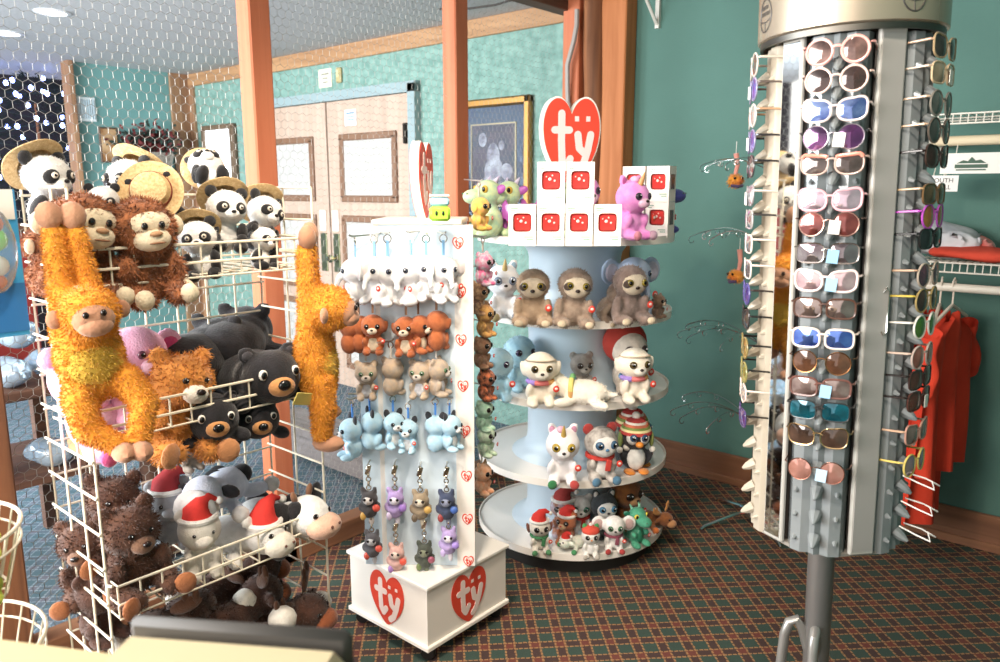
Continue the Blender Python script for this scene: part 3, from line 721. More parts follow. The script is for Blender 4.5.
# ---- sloth
def sloth_plush(t, c='#8d7767', c2='#a3907f', face='#e6d6bd', iris='#8a7a2c', lying=False):
    H = (0, -.05, .69, .28, .26, .26)
    els = [(0, .03, .27, .24, .21, .28), H, (0, 0, .5, .17, .15, .1)]+mir((.25, -.1, .27, .075, .09, .22, 15, 0, -8), (.28, -.2, .1, .07, .12, .08), (.17, -.22, .09, .1, .19, .09, 0, 0, -14))
    link('body', blob_mesh('body', plush(c, c2), els, .03, 3, fur=1800, furL=.035), t)
    part('face_patch', plush(face), [(0, -.19, .67, .22, .13, .19)], t, 18)
    for s in (-1, 1):
        x = s*.125; part('eye_patch', plush('#54443a'), [(x+s*.02, -.275, .675, .085, .05, .065, 0, s*28, s*25)], t)
        e = part('eye', gloss(iris), [(x, -.305, .69, .058, .035, .058, 0, 0, s*22)], t, 12); part('pupil', gloss('#0b0908'), [(x+s*.002, -.327, .69, .034, .02, .036, 0, 0, s*22)], e, 10)
        part('claw', plush('#d6c4a8'), [(s*.22, -.4, .09, .075, .04, .06)], t)
    part('nose', gloss('#2a1c18', .3), [(0, -.325, .61, .04, .025, .028)], t, 10)
    heart_tag(t, (.26, -.27, .33), .055)
# ---- penguin
def penguin_plush(t, hat='knit'):
    H = (0, -.05, .68, .27, .25, .26)
    link('body', blob_mesh('body', plush('#1c1c20', '#2a2a30'), [(0, .02, .27, .24, .21, .28), H, (0, 0, .5, .18, .16, .1)]+mir((.26, -.06, .3, .05, .09, .19, 10, 16, 0)), .03, 3), t)
    part('belly', plush('#f1efea'), [(0, -.13, .27, .17, .09, .22)], t, 16); part('face_patch', plush('#f1efea'), [(-.09, -.2, .69, .12, .11, .14), (.09, -.2, .69, .12, .11, .14)], t, 16)
    eyes(t, (0, -.08, *H[2:]), .1, .71, .07, '#2f4a68')
    part('beak', gloss('#e08a35', .4), [(0, -.35, .6, .075, .07, .055)], t)
    for s in (-1, 1): part('foot', plush('#e08a35'), [(s*.13, -.2, .045, .1, .15, .045, 0, 0, -s*12)], t)
    if hat:
        for k, cc in enumerate(('#b5413d', '#e7d7a0', '#7c8f4a', '#c86f52', '#e9e2d4', '#8c3f5a')):
            z = .77+.04*k; r = .3*math.sqrt(max(.05, 1-((z-.66)/.34)**2))
            MB().lathe([(r-.02, -.03), (r+.015, -.03), (r*.97+.006, .025), (r*.9-.02, .025)], 24, (0, -.03, z), closed=True).build('hat_stripe', felt(cc), t)
        part('hat_crown', felt('#b5413d'), [(0, -.03, .96, .18, .18, .06)], t); part('pompom', plush('#efe9df'), [(0, -.03, 1.05, .08, .08, .075)], t)
        for s in (-1, 1):
            part('ear_flap', felt('#93a05a'), [(s*.285, -.06, .62, .04, .1, .15)], t); part('pompom', plush('#efe9df'), [(s*.3, -.1, .43, .06, .06, .06)], t)
# ---- long armed hanging monkey
def gibbon(t, front_face=True, hands=((-.05, -.02, 0), (.05, -.02, 0)), legs=None, c='#e8a236', c2='#d68a24', Z=0, head=None):
    """hangs by its hands; z=0 at the hands"""
    hd = head or (0, -.05, -.27)
    H = (*hd, .073, .07, .068)
    M = plush(c, c2)
    L = legs or (((-.05, -.02, -.43), (-.055, -.05, -.53), (-.02, -.08, -.625)), ((.05, -.02, -.43), (.075, -.05, -.52), (.03, -.085, -.61)))
    def limb(mb, pts, radii): mb.tube(pts, .03, 12, radii=radii)
    def ex(mb):
        for s, h in zip((-1, 1), hands):
            limb(mb, [(h[0], h[1], h[2]-.01), (h[0]+s*.004, h[1], h[2]-.1), (h[0]+s*.01, h[1]*.6, h[2]-.2), (s*.05, .005, -.31)], [.0235, .026, .03, .032])
        for q in L: limb(mb, q, [.046, .038, .028])
    els = [H, (0, .0, -.36, .085, .065, .1), (0, 0, -.42, .078, .06, .06), (0, -.01, -.31, .07, .055, .05)]
    link('body', blob_mesh('body', M, els, .011, 3, fur=14000, furL=.0105, extra=ex, droop=.4), t)
    link('chest_fur', blob_mesh('chest_fur', plush('#dcb94a', '#cfa53c'), [(0, -.022, -.37, .07, .05, .08)], .011, 1, fur=1800, furL=.011), t)
    S = plush('#b98a6c', '#a8785c')
    part('face_patch', S, [(hd[0], hd[1]-.052, hd[2]-.012, .05, .03, .04), (hd[0], hd[1]-.06, hd[2]-.028, .042, .03, .026)], t, 16)
    for s in (-1, 1):
        part('eye', gloss('#1a100b', .1), [(hd[0]+s*.02, hd[1]-.083, hd[2]+.006, .008, .006, .009)], t, 10)
        part('ear', S, [(hd[0]+s*.078, hd[1]+.0, hd[2]-.005, .02, .012, .024)], t)
    for h in hands: part('hand', S, [(h[0], h[1]-.008, h[2]+.012, .032, .026, .036)], t)
    for q in L: e = q[2]; part('foot', S, [(e[0], e[1]-.02, e[2]-.012, .03, .05, .026)], t)
# ------------------------------------------------------------------ the heart mark with its two letters
def heart_poly(w, h, n=40):
    R = [(.0, .3), (.03, .37), (.1, .445), (.2, .493), (.3, .49), (.4, .43), (.47, .32), (.5, .19), (.49, .05), (.45, -.08), (.38, -.2), (.29, -.31), (.19, -.41), (.09, -.485), (0, -.53)]
    P = R+[(-x, y) for x, y in R[-2:0:-1]]
    for _ in range(2):
        Q = []
        for i in range(len(P)):
            a, b = P[i], P[(i+1) % len(P)]; Q += [(a[0]*.75+b[0]*.25, a[1]*.75+b[1]*.25), (a[0]*.25+b[0]*.75, a[1]*.25+b[1]*.75)]
        P = Q
    return [(x*w, y*h) for x, y in P]
def capsule(a, b, r, n=6):
    a, b = Vector(a), Vector(b); d = math.atan2(b.y-a.y, b.x-a.x); P = []
    for i in range(n+1): t = d+PI/2+PI*i/n; P.append((a.x+r*math.cos(t), a.y+r*math.sin(t)))
    for i in range(n+1): t = d-PI/2+PI*i/n; P.append((b.x+r*math.cos(t), b.y+r*math.sin(t)))
    return P
TY = (((-.18, .32), (-.18, .0)), ((-.18, .0), (-.165, -.22)), ((-.165, -.22), (-.1, -.3)), ((-.1, -.3), (-.02, -.2)), ((-.3, .13), (-.04, .13)),
      ((.11, .08), (.14, -.08)), ((.14, -.08), (.22, -.13)), ((.34, .08), (.29, -.1)), ((.29, -.1), (.2, -.3)), ((.2, -.3), (.1, -.38)))
def letters(mb, w, h, z0, z1, fr, r=.062):
    for k, (a, b) in enumerate(TY): mb.prism(capsule((a[0]*w, a[1]*h), (b[0]*w, b[1]*h), r*w), z0-k*2e-5, z1+k*(z1-z0)*.03, fr)
    for x in (.09, .29): mb.prism([(x*w-.035*w, .23*h), (x*w+.035*w, .23*h), (x*w+.035*w, .29*h), (x*w-.035*w, .29*h)], z0, z1, fr)
    return mb
def frame(o, xa, ya): 
    xa, ya = Vector(xa).normalized(), Vector(ya).normalized(); za = xa.cross(ya)
    return Matrix(((xa.x, ya.x, za.x, o[0]), (xa.y, ya.y, za.y, o[1]), (xa.z, ya.z, za.z, o[2]), (0, 0, 0, 1)))
C_RED = '#dc4632'
def heart_logo(parent, fr, w, h, outline=False, th=.003, letter='#efd9d2'):
    o = MB().prism(heart_poly(w, h), 0, th, fr).build('heart_logo', gloss(C_RED, .4), parent, smooth=False)
    if outline:
        MB().prism(heart_poly(w*.8, h*.8), th, th*1.4, fr).build('heart_center', plastic('#f3e9e4', .5), o, smooth=False)
        letters(MB(), w*.8, h*.8, th*1.4, th*1.8, fr, .075).build('lettering', gloss(C_RED, .4), o, smooth=False)
    else: letters(MB(), w, h, th, th*1.5, fr).build('lettering', plastic(letter, .5), o, smooth=False)
    return o
# ================================================================== TIERED ROUND STAND
TC = Vector((.264, -1.072, 0)); TR = .41
SHZ = [.077, .386, .704, 1.026, 1.34]; SH_T = .022
M_white = plastic('#efece8', .35); M_core = plastic('#c5d5e0', .4); M_lip = plastic('#f6efe6', .3)
tier = thing('tiered_stand', 'round white five tier display stand full of soft toys against the green wall', 'display stand', TC)
MB().lathe([(.3, 0), (.36, 0), (.36, .05), (.3, .077)], 48).build('plinth', plastic('#2b2724', .6), tier)
for k, z in enumerate(SHZ):
    s = MB().lathe([(0, z), (TR-.006, z), (TR, z+.006), (TR, z+SH_T-.004), (TR-.004, z+SH_T), (0, z+SH_T)], 72).build('shelf', M_white, tier)
    MB().lathe([(TR, z+.0), (TR+.004, z+.0), (TR+.005, z+.03), (TR+.001, z+.03)], 72, closed=True).build('shelf_lip', M_lip, s)
for k in range(4):
    z0, z1 = SHZ[k]+SH_T, SHZ[k+1]; prof = []
    for i in range(13):
        u = i/12; r = .195+.07*abs(2*u-1)**6; prof.append((r, z0+(z1-z0)*u))
    MB().lathe(prof, 48).build('core_column', M_core, tier)
MB().tube([(0, 0, SHZ[4]), (0, 0, 1.62)], .018, 10).build('sign_post', M_white, tier)
hs = thing('heart_sign', 'large red heart sign with white two letter logo on the tiered stand', 'sign', (.262, -1.118, 1.742), math.radians(0))
hs.rotation_euler.z = face_cam(hs.location, 16)
frm = frame((0, -.0, 0), (1, 0, 0), (0, 0, 1))
MB().prism(heart_poly(.25, .36), -.03, .022, frm).build('sign_body', plastic('#f4efe6', .45), hs, smooth=False)
heart_logo(hs, frame((0, -.022, 0), (1, 0, 0), (0, 0, 1)), .238, .345, th=.004, letter='#e3cdc9')
def shelf_pt(k, px, py, inset=0):
    p = at_z(px, py, SHZ[k]+SH_T); return p
def on(k, fn, label, px, py, h, yaw=0, group=None, **kw):
    return put(fn, label, shelf_pt(k, px, py), h, yaw, group, **kw)
def onxy(k, fn, label, ang, r, h, yaw=0, group=None, **kw):
    """ang measured from the direction of the camera, positive towards the doors side"""
    a = math.atan2(CAM.y-TC.y, CAM.x-TC.x)-math.radians(ang)
    return put(fn, label, (TC.x+r*math.cos(a), TC.y+r*math.sin(a), SHZ[k]+SH_T), h, yaw, group, **kw)
# --- top shelf
on(4, dragon_plush, 'pale green dragon toy with long snout at the edge of the top tier', 489, 238, .235, -58, c='#a9cfae')
on(4, dragon_plush, 'pale green dragon toy with purple belly squeezed beside the gift boxes', 509, 237, .23, -40, c='#a9cfae')
onxy(4, dragon_plush, 'pale green dragon toy with turned head behind the gift boxes on top tier', 20, .24, .24, 125, c='#a9cfae')
M_box = plastic('#f4ede4', .5)
def gift_box(label, loc, rz, group='boxed red plush toys on the top tier'):
    key = 'gift_box'
    if key in CACHE: o = copy_tree(CACHE[key])
    else:
        o = thing('gift_box', label, 'toy box'); CACHE[key] = o
        w, d, h = .092, .085, .138
        t_ = .006; mb = MB()
        for sx in (-1, 1): mb.box((sx*(w-t_)/2, .001, h/2), (t_, d-.002, h))
        for zz in (t_/2, h-t_/2): mb.box((0, .001, zz), (w-2*t_-.0004, d-.003, t_-.0004))
        mb.box((0, d/2-t_/2-.001, h/2), (w-2*t_-.0004, t_, h-2*t_-.0004))
        mb.build('carton', M_box, o, smooth=False)
        sq = lambda R, n_: [(R*abs(math.cos(2*PI*i/32+PI/4))**n_*(1 if math.cos(2*PI*i/32+PI/4) > 0 else -1), R*abs(math.sin(2*PI*i/32+PI/4))**n_*(1 if math.sin(2*PI*i/32+PI/4) > 0 else -1)) for i in range(32)]
        inn, out = sq(.031, .38), sq(.0335, .02); m0 = MB(); y0, y1 = -d/2-.001, -d/2+.004
        m0.add([(max(-w/2, min(w/2, x*1.45)), y0, .078+max(-.078, min(h-.078, z*2.6))) for x, z in out]+[(x, y0, .078+z) for x, z in inn]+[(x, y1+.004, .078+z) for x, z in inn], [(i, (i+1) % 32, 32+(i+1) % 32, 32+i) for i in range(32)]+[(32+i, 32+(i+1) % 32, 64+(i+1) % 32, 64+i) for i in range(32)])
        m0.build('window_frame', M_box, o, smooth=False)
        mb = MB().box((0, -d/2+.018, .078), (.066, .02, .066), bev=.014); mb.build('red_plush_face', plush('#d63a33', '#b92c28'), o)
        m2 = MB()
        for (x, z, r) in ((-.004, .082, .009), (.012, .077, .006), (.004, .094, .005), (-.016, .09, .004)): m2.ell((x, -d/2+.007, z), (r*.62, .003, r*.62), (0, 0, 0), 8)
        m2.build('face_print', plastic('#f3d9d0', .6), o)
        m3 = MB()
        for (x, z, w_) in ((-.026, .125, .026), (-.03, .117, .016), (.022, .03, .03), (.026, .022, .022)): m3.box((x, -d/2-.0015, z), (w_, .001, .004))
        m3.build('printed_lettering', plastic('#8fb09a', .6), o, smooth=False)
        for s in (-1, 1): MB().box((s*(w/2+.0005), 0, .078), (.002, .046, .058), bev=.0008).build('side_window', plastic('#5a3238', .2), o, smooth=False)
    tag(o, label, 'toy box', group); o.location = loc; o.rotation_euler = (0, 0, rz); return o
P0 = at_z(525, 245, 1.362); P1 = at_z(604, 245, 1.362); fz = face_cam((P0+P1)/2)
dv = (P1-P0).normalized()*.0955; P0 = (P0+P1)/2-dv*1.5
for k, n in enumerate(('first box of the bottom row, beside the green dragons', 'second of the bottom row from the green dragons', 'third of the bottom row from the green dragons', 'last box of the bottom row, beside the pink toy')):
    gift_box('white box with red plush face, '+n, P0+dv*k, fz)
for k, n in enumerate(('stacked on top, green dragon side', 'stacked on top, pink toy side')):
    gift_box('white box with red plush face, '+n, P0+dv*(1.0+k*1.02)+Vector((0, 0, .139)), fz)
bp = at_z(652, 238, 1.362); bn = Vector((math.cos(fz-PI/2), math.sin(fz-PI/2), 0))
fb = fz-math.radians(25); ax = Vector((math.cos(fb), math.sin(fb), 0)); bp = Vector((bp.x, bp.y, 1.362))-Vector((-ax.y, ax.x, 0))*-.09
for k in range(2):
    for j in range(2):
        gift_box('turned white toy box behind the pink toy, %s row, %s' % (('lower', 'upper')[j], ('inner one of two', 'outer one by the blue dragon')[k]), bp+ax*(-.1+.1*k)+Vector((0, 0, .139*j)), fb, 'turned toy boxes on the top tier')
onxy(4, boo, 'pink toy with dark eye peeking out behind the white gift boxes', -8, .13, .26, 35, name='unicorn_plush', c='#ee9ddb', c2='#e77fc9', ear='cat', lining='#a33b6c', muzzle='#f7d3e6', horn='#d9a06a', eye=.06, iris='#3b3440')
on(4, boo, 'pink glittery toy with horn sitting in front of turned boxes, top tier', 629, 240, .232, 48, name='unicorn_plush', c='#ef8fdc', c2='#f6a9e6', ear='cat', lining='#c65a9f', muzzle='#f5c7e2', horn='#d9a06a', eye=.06, iris='#3b3440', mane='#f3b9ea', feet='#e28fa5', feet2='#d9b0c9')
onxy(4, dragon_plush, 'dark blue dragon toy with yellow eye at the wall end of the top tier', -100, .36, .235, 72, c='#4a4fa0', c2='#3d4590', wing='#3f3f7a', iris='#d8a23e', horn='#5c61a8')
# --- second tier
on(3, boo, 'white unicorn toy with blue ears at the tower end of the second tier', 503, 319, .225, 8, name='unicorn_plush', c='#e9edf2', c2='#f4f2f3', ear='cat', lining='#a8c8e0', muzzle='#f3f0f2', iris='#8a94a8', horn='#c9b37c', feet='#c6b58a', feet2='#9fb6cf')
on(3, sloth_plush, 'tan sloth toy facing forward, beside the white unicorn', 533, 325, .225, -2, c='#a58c74', c2='#b79f86')
on(3, sloth_plush, 'grey brown sloth toy with tilted head in the middle of the second tier', 571, 326, .23, 10, tilt=(0, 4))
on(3, sloth_plush, 'grey brown sloth toy slumped over between two upright sloths', 602, 320, .18, 60, tilt=(24, 12))
on(3, sloth_plush, 'dark grey sloth toy turned aside, near the blue elephant', 627, 323, .235, 28, c='#7d6a60', c2='#95827a')
onxy(3, boo, 'pale blue elephant toy with big ears at the wall end of second tier', -50, .3, .25, 38, trunk=True, name='elephant_plush', c='#b9c9e0', c2='#a9bbd8', ear='big', lining='#d9d3e6', muzzle='#b9c9e0', iris='#4a5a78', eye=.05)
on(3, boo, 'small brown toy lying low beside the blue elephant', 657, 318, .1, 60, name='small_plush', c='#6e5646', c2='#8a705c', ear='round', muzzle='#c9b49c')
# --- third tier
on(2, boo, 'pale blue furry toy with heart tag at the tower end of third tier', 497, 400, .225, 5, name='yeti_plush', c='#a9d3e2', c2='#c2dfe8', ear='none', iris='#3a2f45', fur=1500, nose=None, eye=.06, ex=.14)
onxy(2, boo, 'pale blue toy half hidden behind the blue furry toy', 52, .29, .24, 30, name='yeti_plush', c='#9ec9dc', c2='#b6d9e6', ear='none', iris='#3a2f45', fur=1200, nose=None, eye=.06, ex=.14)
DG = dict(name='dog_plush', c='#efe3cf', c2='#f5ecdc', ear='flop', iris='#4f4222', muzzle='#f4ecdf', eye=.065, collar=True, headband='#c9b79f')
on(2, boo, 'cream dog toy with rainbow collar and headband sitting upright', 540, 405, .225, 6, **DG)
on(2, lying_plush, 'cream dog toy with rainbow band stretched out on its side', 572, 404, .235, -98, name='dog_plush', c='#efe6d6', c2='#f6efe2', ear='flop', collar=True, fur=900, tail=(0, .66, .2, .05, .12, .05))
onxy(2, boo, 'grey toy half hidden behind the lying cream dog', -10, .2, .17, 20, name='small_plush', c='#9b938c', c2='#b0a8a0', ear='round', muzzle='#cfc7bd', iris='#4b4038')
on(2, boo, 'cream dog toy with rainbow collar beside the red hooded toy', 632, 401, .23, 24, **DG)
onxy(2, boo, 'red hooded toy leaning behind the cream dog', -50, .29, .27, 30, name='hooded_plush', c='#d9cdbf', ear='none', hat='hood', hatc='#a8392f', iris='#3b2a28')
onxy(2, boo, 'small red and purple toy at the wall end of the third tier', -58, .31, .13, 60, name='small_plush', c='#a23a44', c2='#5f4a9a', ear='flop', muzzle='#d9a0a0', iris='#27202c')
# --- fourth tier
on(1, boo, 'white unicorn cat toy with red and green feet', 562, 482, .235, 4, name='unicorn_plush', c='#f1eeee', c2='#f7f1f3', ear='cat', lining='#d79ab6', muzzle='#f6f2f2', iris='#b59a3a', horn='#c9a85a', mane='#f0bdd2', feet='#3f8c57', feet2='#c24a46')
on(1, boo, 'speckled grey white owl toy with red scarf', 599, 479, .235, 22, name='owl_plush', c='#cfc9c2', c2='#8d8680', ear='round', earc='#a83a36', belly='#f2efeb', face='#f1eeea', iris='#3f5f7c', scarfc='#d2473e', feet='#56809c', nose='#4a7fa8')
on(1, penguin_plush, 'penguin toy in knitted striped hat facing forward', 634, 470, .225, 14)
onxy(1, penguin_plush, 'penguin toy in knitted striped hat looking at the wall', -52, .31, .245, 62)
# --- bottom tier: small holiday toys
SM = 'small holiday toys on the bottom tier'
on(0, boo, 'small white dog toy in red santa hat, first on the bottom tier', 539, 550, .155, 12, SM, name='holiday_plush', c='#efe6da', ear='flop', earc='#7b4a3c', hat='santa', iris='#27201e', scarfc='#4c8a5e', feet='#5f9c6c')
on(0, lying_plush, 'small white toy in santa hat lying beside green wrapped feet', 573, 549, .12, -50, SM, name='holiday_plush', c='#efe9dd', c2='#d7e2cf', ear='flop', hat='santa', hoof='#4d9a63')
on(0, boo, 'small white owl toy with red and green hat at the front rim', 590, 555, .13, 8, SM, name='holiday_plush', c='#f1ede6', ear='cat', earc='#4c9a5e', hat='cap', hatc='#d6513f', iris='#2a2522', feet='#c9c0b4', belly='#f7f3ee', nose='#df8a4a', tagged=False)
on(0, boo, 'small white mouse toy with big ears and red feet', 613, 549, .155, 10, SM, name='holiday_plush', c='#f3efea', ear='big', lining='#c9a9a4', iris='#3f6b4a', feet='#b8413f', scarfc='#8c4a5a')
on(0, dragon_plush, 'small green dragon toy on the wall side of the white mouse toy', 636, 544, .17, 40, SM, c='#4fa583', c2='#3d9070', wing='#2f7a5e', iris='#d9c24a', horn='#7cc4a4')
onxy(0, boo, 'small gingerbread coloured toy in pointed red hat behind the front row', 8, .22, .19, 0, SM, name='holiday_plush', c='#9a6648', c2='#b9b4c4', ear='none', hat='santa', hatc='#a8403c', iris='#2a2020', muzzle='#d8c0a8')
onxy(0, boo, 'small white toy with red scarf in the middle of the bottom tier', -12, .2, .18, 5, SM, name='holiday_plush', c='#ece8e4', ear='round', iris='#2f5f4a', scarfc='#b83c36', muzzle='#f4f0ec')
onxy(0, boo, 'small dark green turtle toy behind the white mouse', -24, .15, .19, 15, SM, name='turtle_plush', c='#3f7a5f', c2='#2f5f4c', ear='none', face='#d9d3c4', iris='#2a2522')
onxy(0, boo, 'small black and white husky toy at the back of the bottom tier', -34, .25, .2, 20, SM, name='husky_plush', c='#3c4144', c2='#2d3133', ear='cat', lining='#d9d4cc', face='#ece8e2', iris='#4f7f9c')
onxy(0, boo, 'small brown reindeer toy looking at the husky', 2, .3, .15, -30, SM, name='reindeer_plush', c='#9a5a3c', c2='#b06a44', ear='round', muzzle='#d9b48c', hat='santa', iris='#2a1f1a', nose='#c23a32')
on(0, lying_plush, 'brown moose toy with orange feet lying over the rim', 655, 527, .15, 58, SM, name='moose_plush', c='#7a4a2c', c2='#92592f', ear='flop', muzzle='#c08a5c', hoof='#e07a3c', antler='#c98a4a')
onxy(0, boo, 'brown moose toy sitting at the wall end of the bottom tier', -62, .26, .24, 45, SM, name='moose_plush', c='#8a5426', c2='#6d3f20', ear='flop', muzzle='#b98a5c', iris='#2a1c14')

# ================================================================== KEYCHAIN TOWER ON A WHITE CUBE
BC = Vector((.288, -1.985, 0)); BS = .415
tow = thing('keychain_tower', 'white rotating keychain tower with red heart logos on a white cube base', 'display stand', BC)
def caster(x, y):
    MB().lathe([(0, -.012), (.022, -.012), (.024, -.006), (.024, .006), (.022, .012), (0, .012)], 18, (x, y, .024), (90, 0, 30)).box((x, y, .045), (.03, .03, .012)).build('caster', plastic('#1d1c1d', .4), tow)
for sx in (-1, 1):
    for sy in (-1, 1): caster(sx*BS*.41, sy*BS*.41)
b = MB().box((0, 0, .165), (BS-.02, BS-.02, .21)).build('base_box', plastic('#efe7de', .4), tow, smooth=False)
MB().box((0, 0, .0595), (BS, BS, .017), bev=.003).build('bottom_board', plastic('#f2eae0', .4), tow, smooth=False)
MB().box((0, 0, .277), (BS, BS, .014), bev=.003).build('top_board', plastic('#f2ede6', .3), tow, smooth=False)
hh = BS/2-.01
for o_, xa in (((0, -hh-.001, .168), (1, 0, 0)), ((hh+.001, 0, .168), (0, 1, 0)), ((-hh-.001, 0, .168), (0, -1, 0)), ((0, hh+.001, .168), (-1, 0, 0))):
    heart_logo(b, frame(o_, xa, (0, 0, 1)), .175, .185, th=.002)
PN = math.radians(-51); NV = Vector((math.cos(PN), math.sin(PN), 0)); XV = Vector((-NV.y, NV.x, 0)); TZ0, TZ1 = .285, 1.44
PO = .135
def on_panel(px, py, off=0):
    r = _ray(px, py); P0 = BC+NV*(PO+off); t = (P0-CAM).dot(NV)/r.dot(NV); return CAM+r*t
xl = (on_panel(366, 560)-BC).dot(XV); xr = (on_panel(475, 560)-BC).dot(XV)
M_tow = plastic('#d6e4ee', .35); M_fin = plastic('#f3ede6', .4)
rotz = PN+PI/2
for k in range(4):
    R = Matrix.Rotation(rotz+k*PI/2, 4, 'Z'); mb = MB(); mb.M = R
    a_, b_ = (xl, xr) if k == 0 else (-PO, PO); mb.box(((a_+b_-.055)/2, -PO+.006, (TZ0+TZ1)/2), (b_-a_-.055, .012, TZ1-TZ0)); o = mb.build('panel', M_tow, tow, smooth=False)
    mb = MB(); mb.M = R; mb.box((b_-.03, -PO+.004, (TZ0+TZ1)/2), (.06, .016, TZ1-TZ0)); f = mb.build('header_strip', M_fin, o, smooth=False)
    if k == 0:
        for py, px in ((243, 458), (292, 460.5), (340, 461), (386, 463), (431, 465), (476, 466.5), (519, 467.5), (561, 468.5)):
            p = on_panel(px, py, .0045)-BC
            heart_logo(tow, frame((p.x, p.y, p.z), XV, (0, 0, 1)), .036, .038, outline=True, th=.0012)
mb = MB(); mb.M = Matrix.Rotation(rotz, 4, 'Z'); mb.box((0, 0, TZ1+.008), (.285, .285, .016), bev=.003).box((0, 0, TZ1-.02), (.262, .262, .04)); mb.build('lid', plastic('#f6efe2', .35), tow, smooth=False)
# heart topper seen from its edge
t = thing('heart_sign', 'red heart sign in white frame seen edge on, on top of the keychain tower', 'sign', Vector((BC.x-.02, BC.y+.02, TZ1+.016+.125)))
t.rotation_euler.z = face_cam(t.location, 76)
MB().prism(heart_poly(.2, .25), -.014, .014, frm).build('sign_body', plastic('#f6f0e6', .45), t, smooth=False)
heart_logo(t, frame((0, -.014, 0), (1, 0, 0), (0, 0, 1)), .19, .24, th=.003); heart_logo(t, frame((0, .014, 0), (-1, 0, 0), (0, 0, 1)), .19, .24, th=.003)
# green cube jar
p = at_z(440, 221, TZ1+.016)
t = thing('novelty_jar', 'small lime green jar with two dot eyes on the tower top', 'jar', p, face_cam(p))
MB().box((0, 0, .022), (.062, .062, .044), bev=.008).build('jar_body', gloss('#a9e04a', .3), t)
MB().box((0, 0, .058), (.058, .058, .026), bev=.006).build('upper_jar', gloss('#9fc9d8', .3), t)
MB().box((0, 0, .075), (.06, .06, .008), bev=.003).build('rim', plastic('#ded8cc', .4), t, smooth=False)
for s in (-1, 1): MB().ell((s*.01, -.032, .024), (.004, .003, .007), (0, 0, 0), 8).build('eye', gloss('#1d2a12'), t)
# keychain toys, hung on the panel
def clip(t, kind='strap', col='#d9d2c6'):
    MB().lathe([(.07, -.012), (.09, -.012), (.09, .012), (.07, .012)], 16, (0, 0, 1.3), (90, 0, 0), closed=True).build('key_ring', metal('#d2cec6', .25), t)
    MB().box((0, 0, 1.12), (.05, .03, .3)).build('strap', felt(col) if kind == 'strap' else metal('#8d8577', .3), t, smooth=False)
    MB().tube([(0, .5, 1.44), (0, -.05, 1.4), (0, -.12, 1.43)], .022, 6).build('peg', metal('#dedad2', .3), t)
def keychain(t, strap='#d9d2c6', **kw): boo(t, **kw); clip(t, 'strap', strap)
def keychain_dangle(t, c='#8d8a92', c2='#c9c3c9', acc='#d9584a', acc2='#4a5a80'):
    link('body', blob_mesh('body', plush(c), [(0, 0, .35, .17, .15, .2), (0, -.02, .62, .19, .16, .17)]+mir((.16, 0, .4, .08, .07, .14, 0, 30, 0), (.14, .0, .8, .07, .04, .09)), .035, 2, lump=.03), t)
    part('face_patch', plush(c2), [(0, -.12, .6, .12, .08, .1)], t)
    for s in (-1, 1): part('eye', gloss('#171213'), [(s*.07, -.18, .64, .035, .025, .035)], t, 8)
    part('charm', gloss(acc, .3), [(.17, -.1, .42, .09, .05, .09)], t, 10); part('charm', gloss(acc2, .3), [(-.13, -.08, .22, .07, .05, .1)], t, 10)
    part('tassel', felt(c2), [(.04, 0, .1, .06, .05, .12)], t, 10)
    for k in range(4): MB().lathe([(.04, -.018), (.062, -.018), (.062, .018), (.04, .018)], 10, (0, 0, .86+.1*k), (90, 0, 90*(k % 2)), closed=True).build('chain_link', metal('#d9d3c4', .2), t)
    MB().box((0, -.02, 1.28), (.11, .05, .24), (0, 14, 0), bev=.02).build('trigger_clip', metal('#cfc8b6', .2), t)
    MB().tube([(0, .3, 1.42), (0, 0, 1.4)], .02, 6).build('peg', metal('#dedad2', .3), t)
def hang(fn, label, px, py, h, yaw, group, tilt=(0, 0), off=.035, **kw):
    """px,py: bottom of the toy in front of the panel"""
    p = on_panel(px, py, off); o = put(fn, label, p, h, 0, group, tilt, **kw); o.rotation_euler.z = rotz+math.radians(yaw); return o
G1 = 'white elephant keychains, upper row of the tower'
for (px, py, h, yaw, n) in ((357, 303, .150, -70, 'turned to the doors at the tower edge'), (376, 304, .156, -20, 'first one facing out'), (389, 306, .163, 35, 'leaning over the first brown dog'), (412, 305, .163, -35, 'in the middle of its row'), (427, 301, .150, 20, 'above the front facing brown dog'), (444, 303, .156, 30, 'closest to the heart strip')):
    hang(keychain, 'white elephant keychain toy in the top row, '+n, px, py, h, yaw, G1, name='elephant_keychain', c='#eae8e6', c2='#dcdce0', ear='big', lining='#efe3e3', iris='#3d4250', trunk=True, eye=.055, strap='#8fc0ea')
G2 = 'brown dog keychains, second row'
for (px, py, h, yaw, n) in ((350, 354, .130, 150, 'turned away at the tower edge'), (360, 352, .124, 170, 'seen from behind beside the edge one'), (374, 354, .137, 5, 'facing out with cream chest'), (407, 356, .137, -5, 'facing out in the middle'), (419, 353, .130, 60, 'turned sideways behind the middle one'), (437, 351, .137, 165, 'seen from behind by the heart strip')):
    hang(keychain, 'orange brown dog keychain toy in the second row, '+n, px, py, h, yaw, G2, name='dog_keychain', c='#b5673b', c2='#a2562f', ear='flop', muzzle='#efdcc6', belly='#ecd9bd', strap='#8a6a55', eye=.06)
G3 = 'grey bear keychains, third row'
for (px, py, h, yaw, n) in ((367, 399, .130, 10, 'facing out with heart tag'), (392, 396, .130, 150, 'seen from behind'), (421, 398, .130, -10, 'facing out with green eyes'), (437, 396, .130, 75, 'turned to the heart strip')):
    hang(keychain, 'grey tan bear keychain toy in the third row, '+n, px, py, h, yaw, G3, name='bear_keychain', c='#a79a8e', c2='#c0a98f', ear='round', muzzle='#d9cec4', belly='#d9dbe2', iris='#5a7a5a', strap='#d8d4cf', eye=.06)
G4 = 'pale blue husky keychains, fourth row'
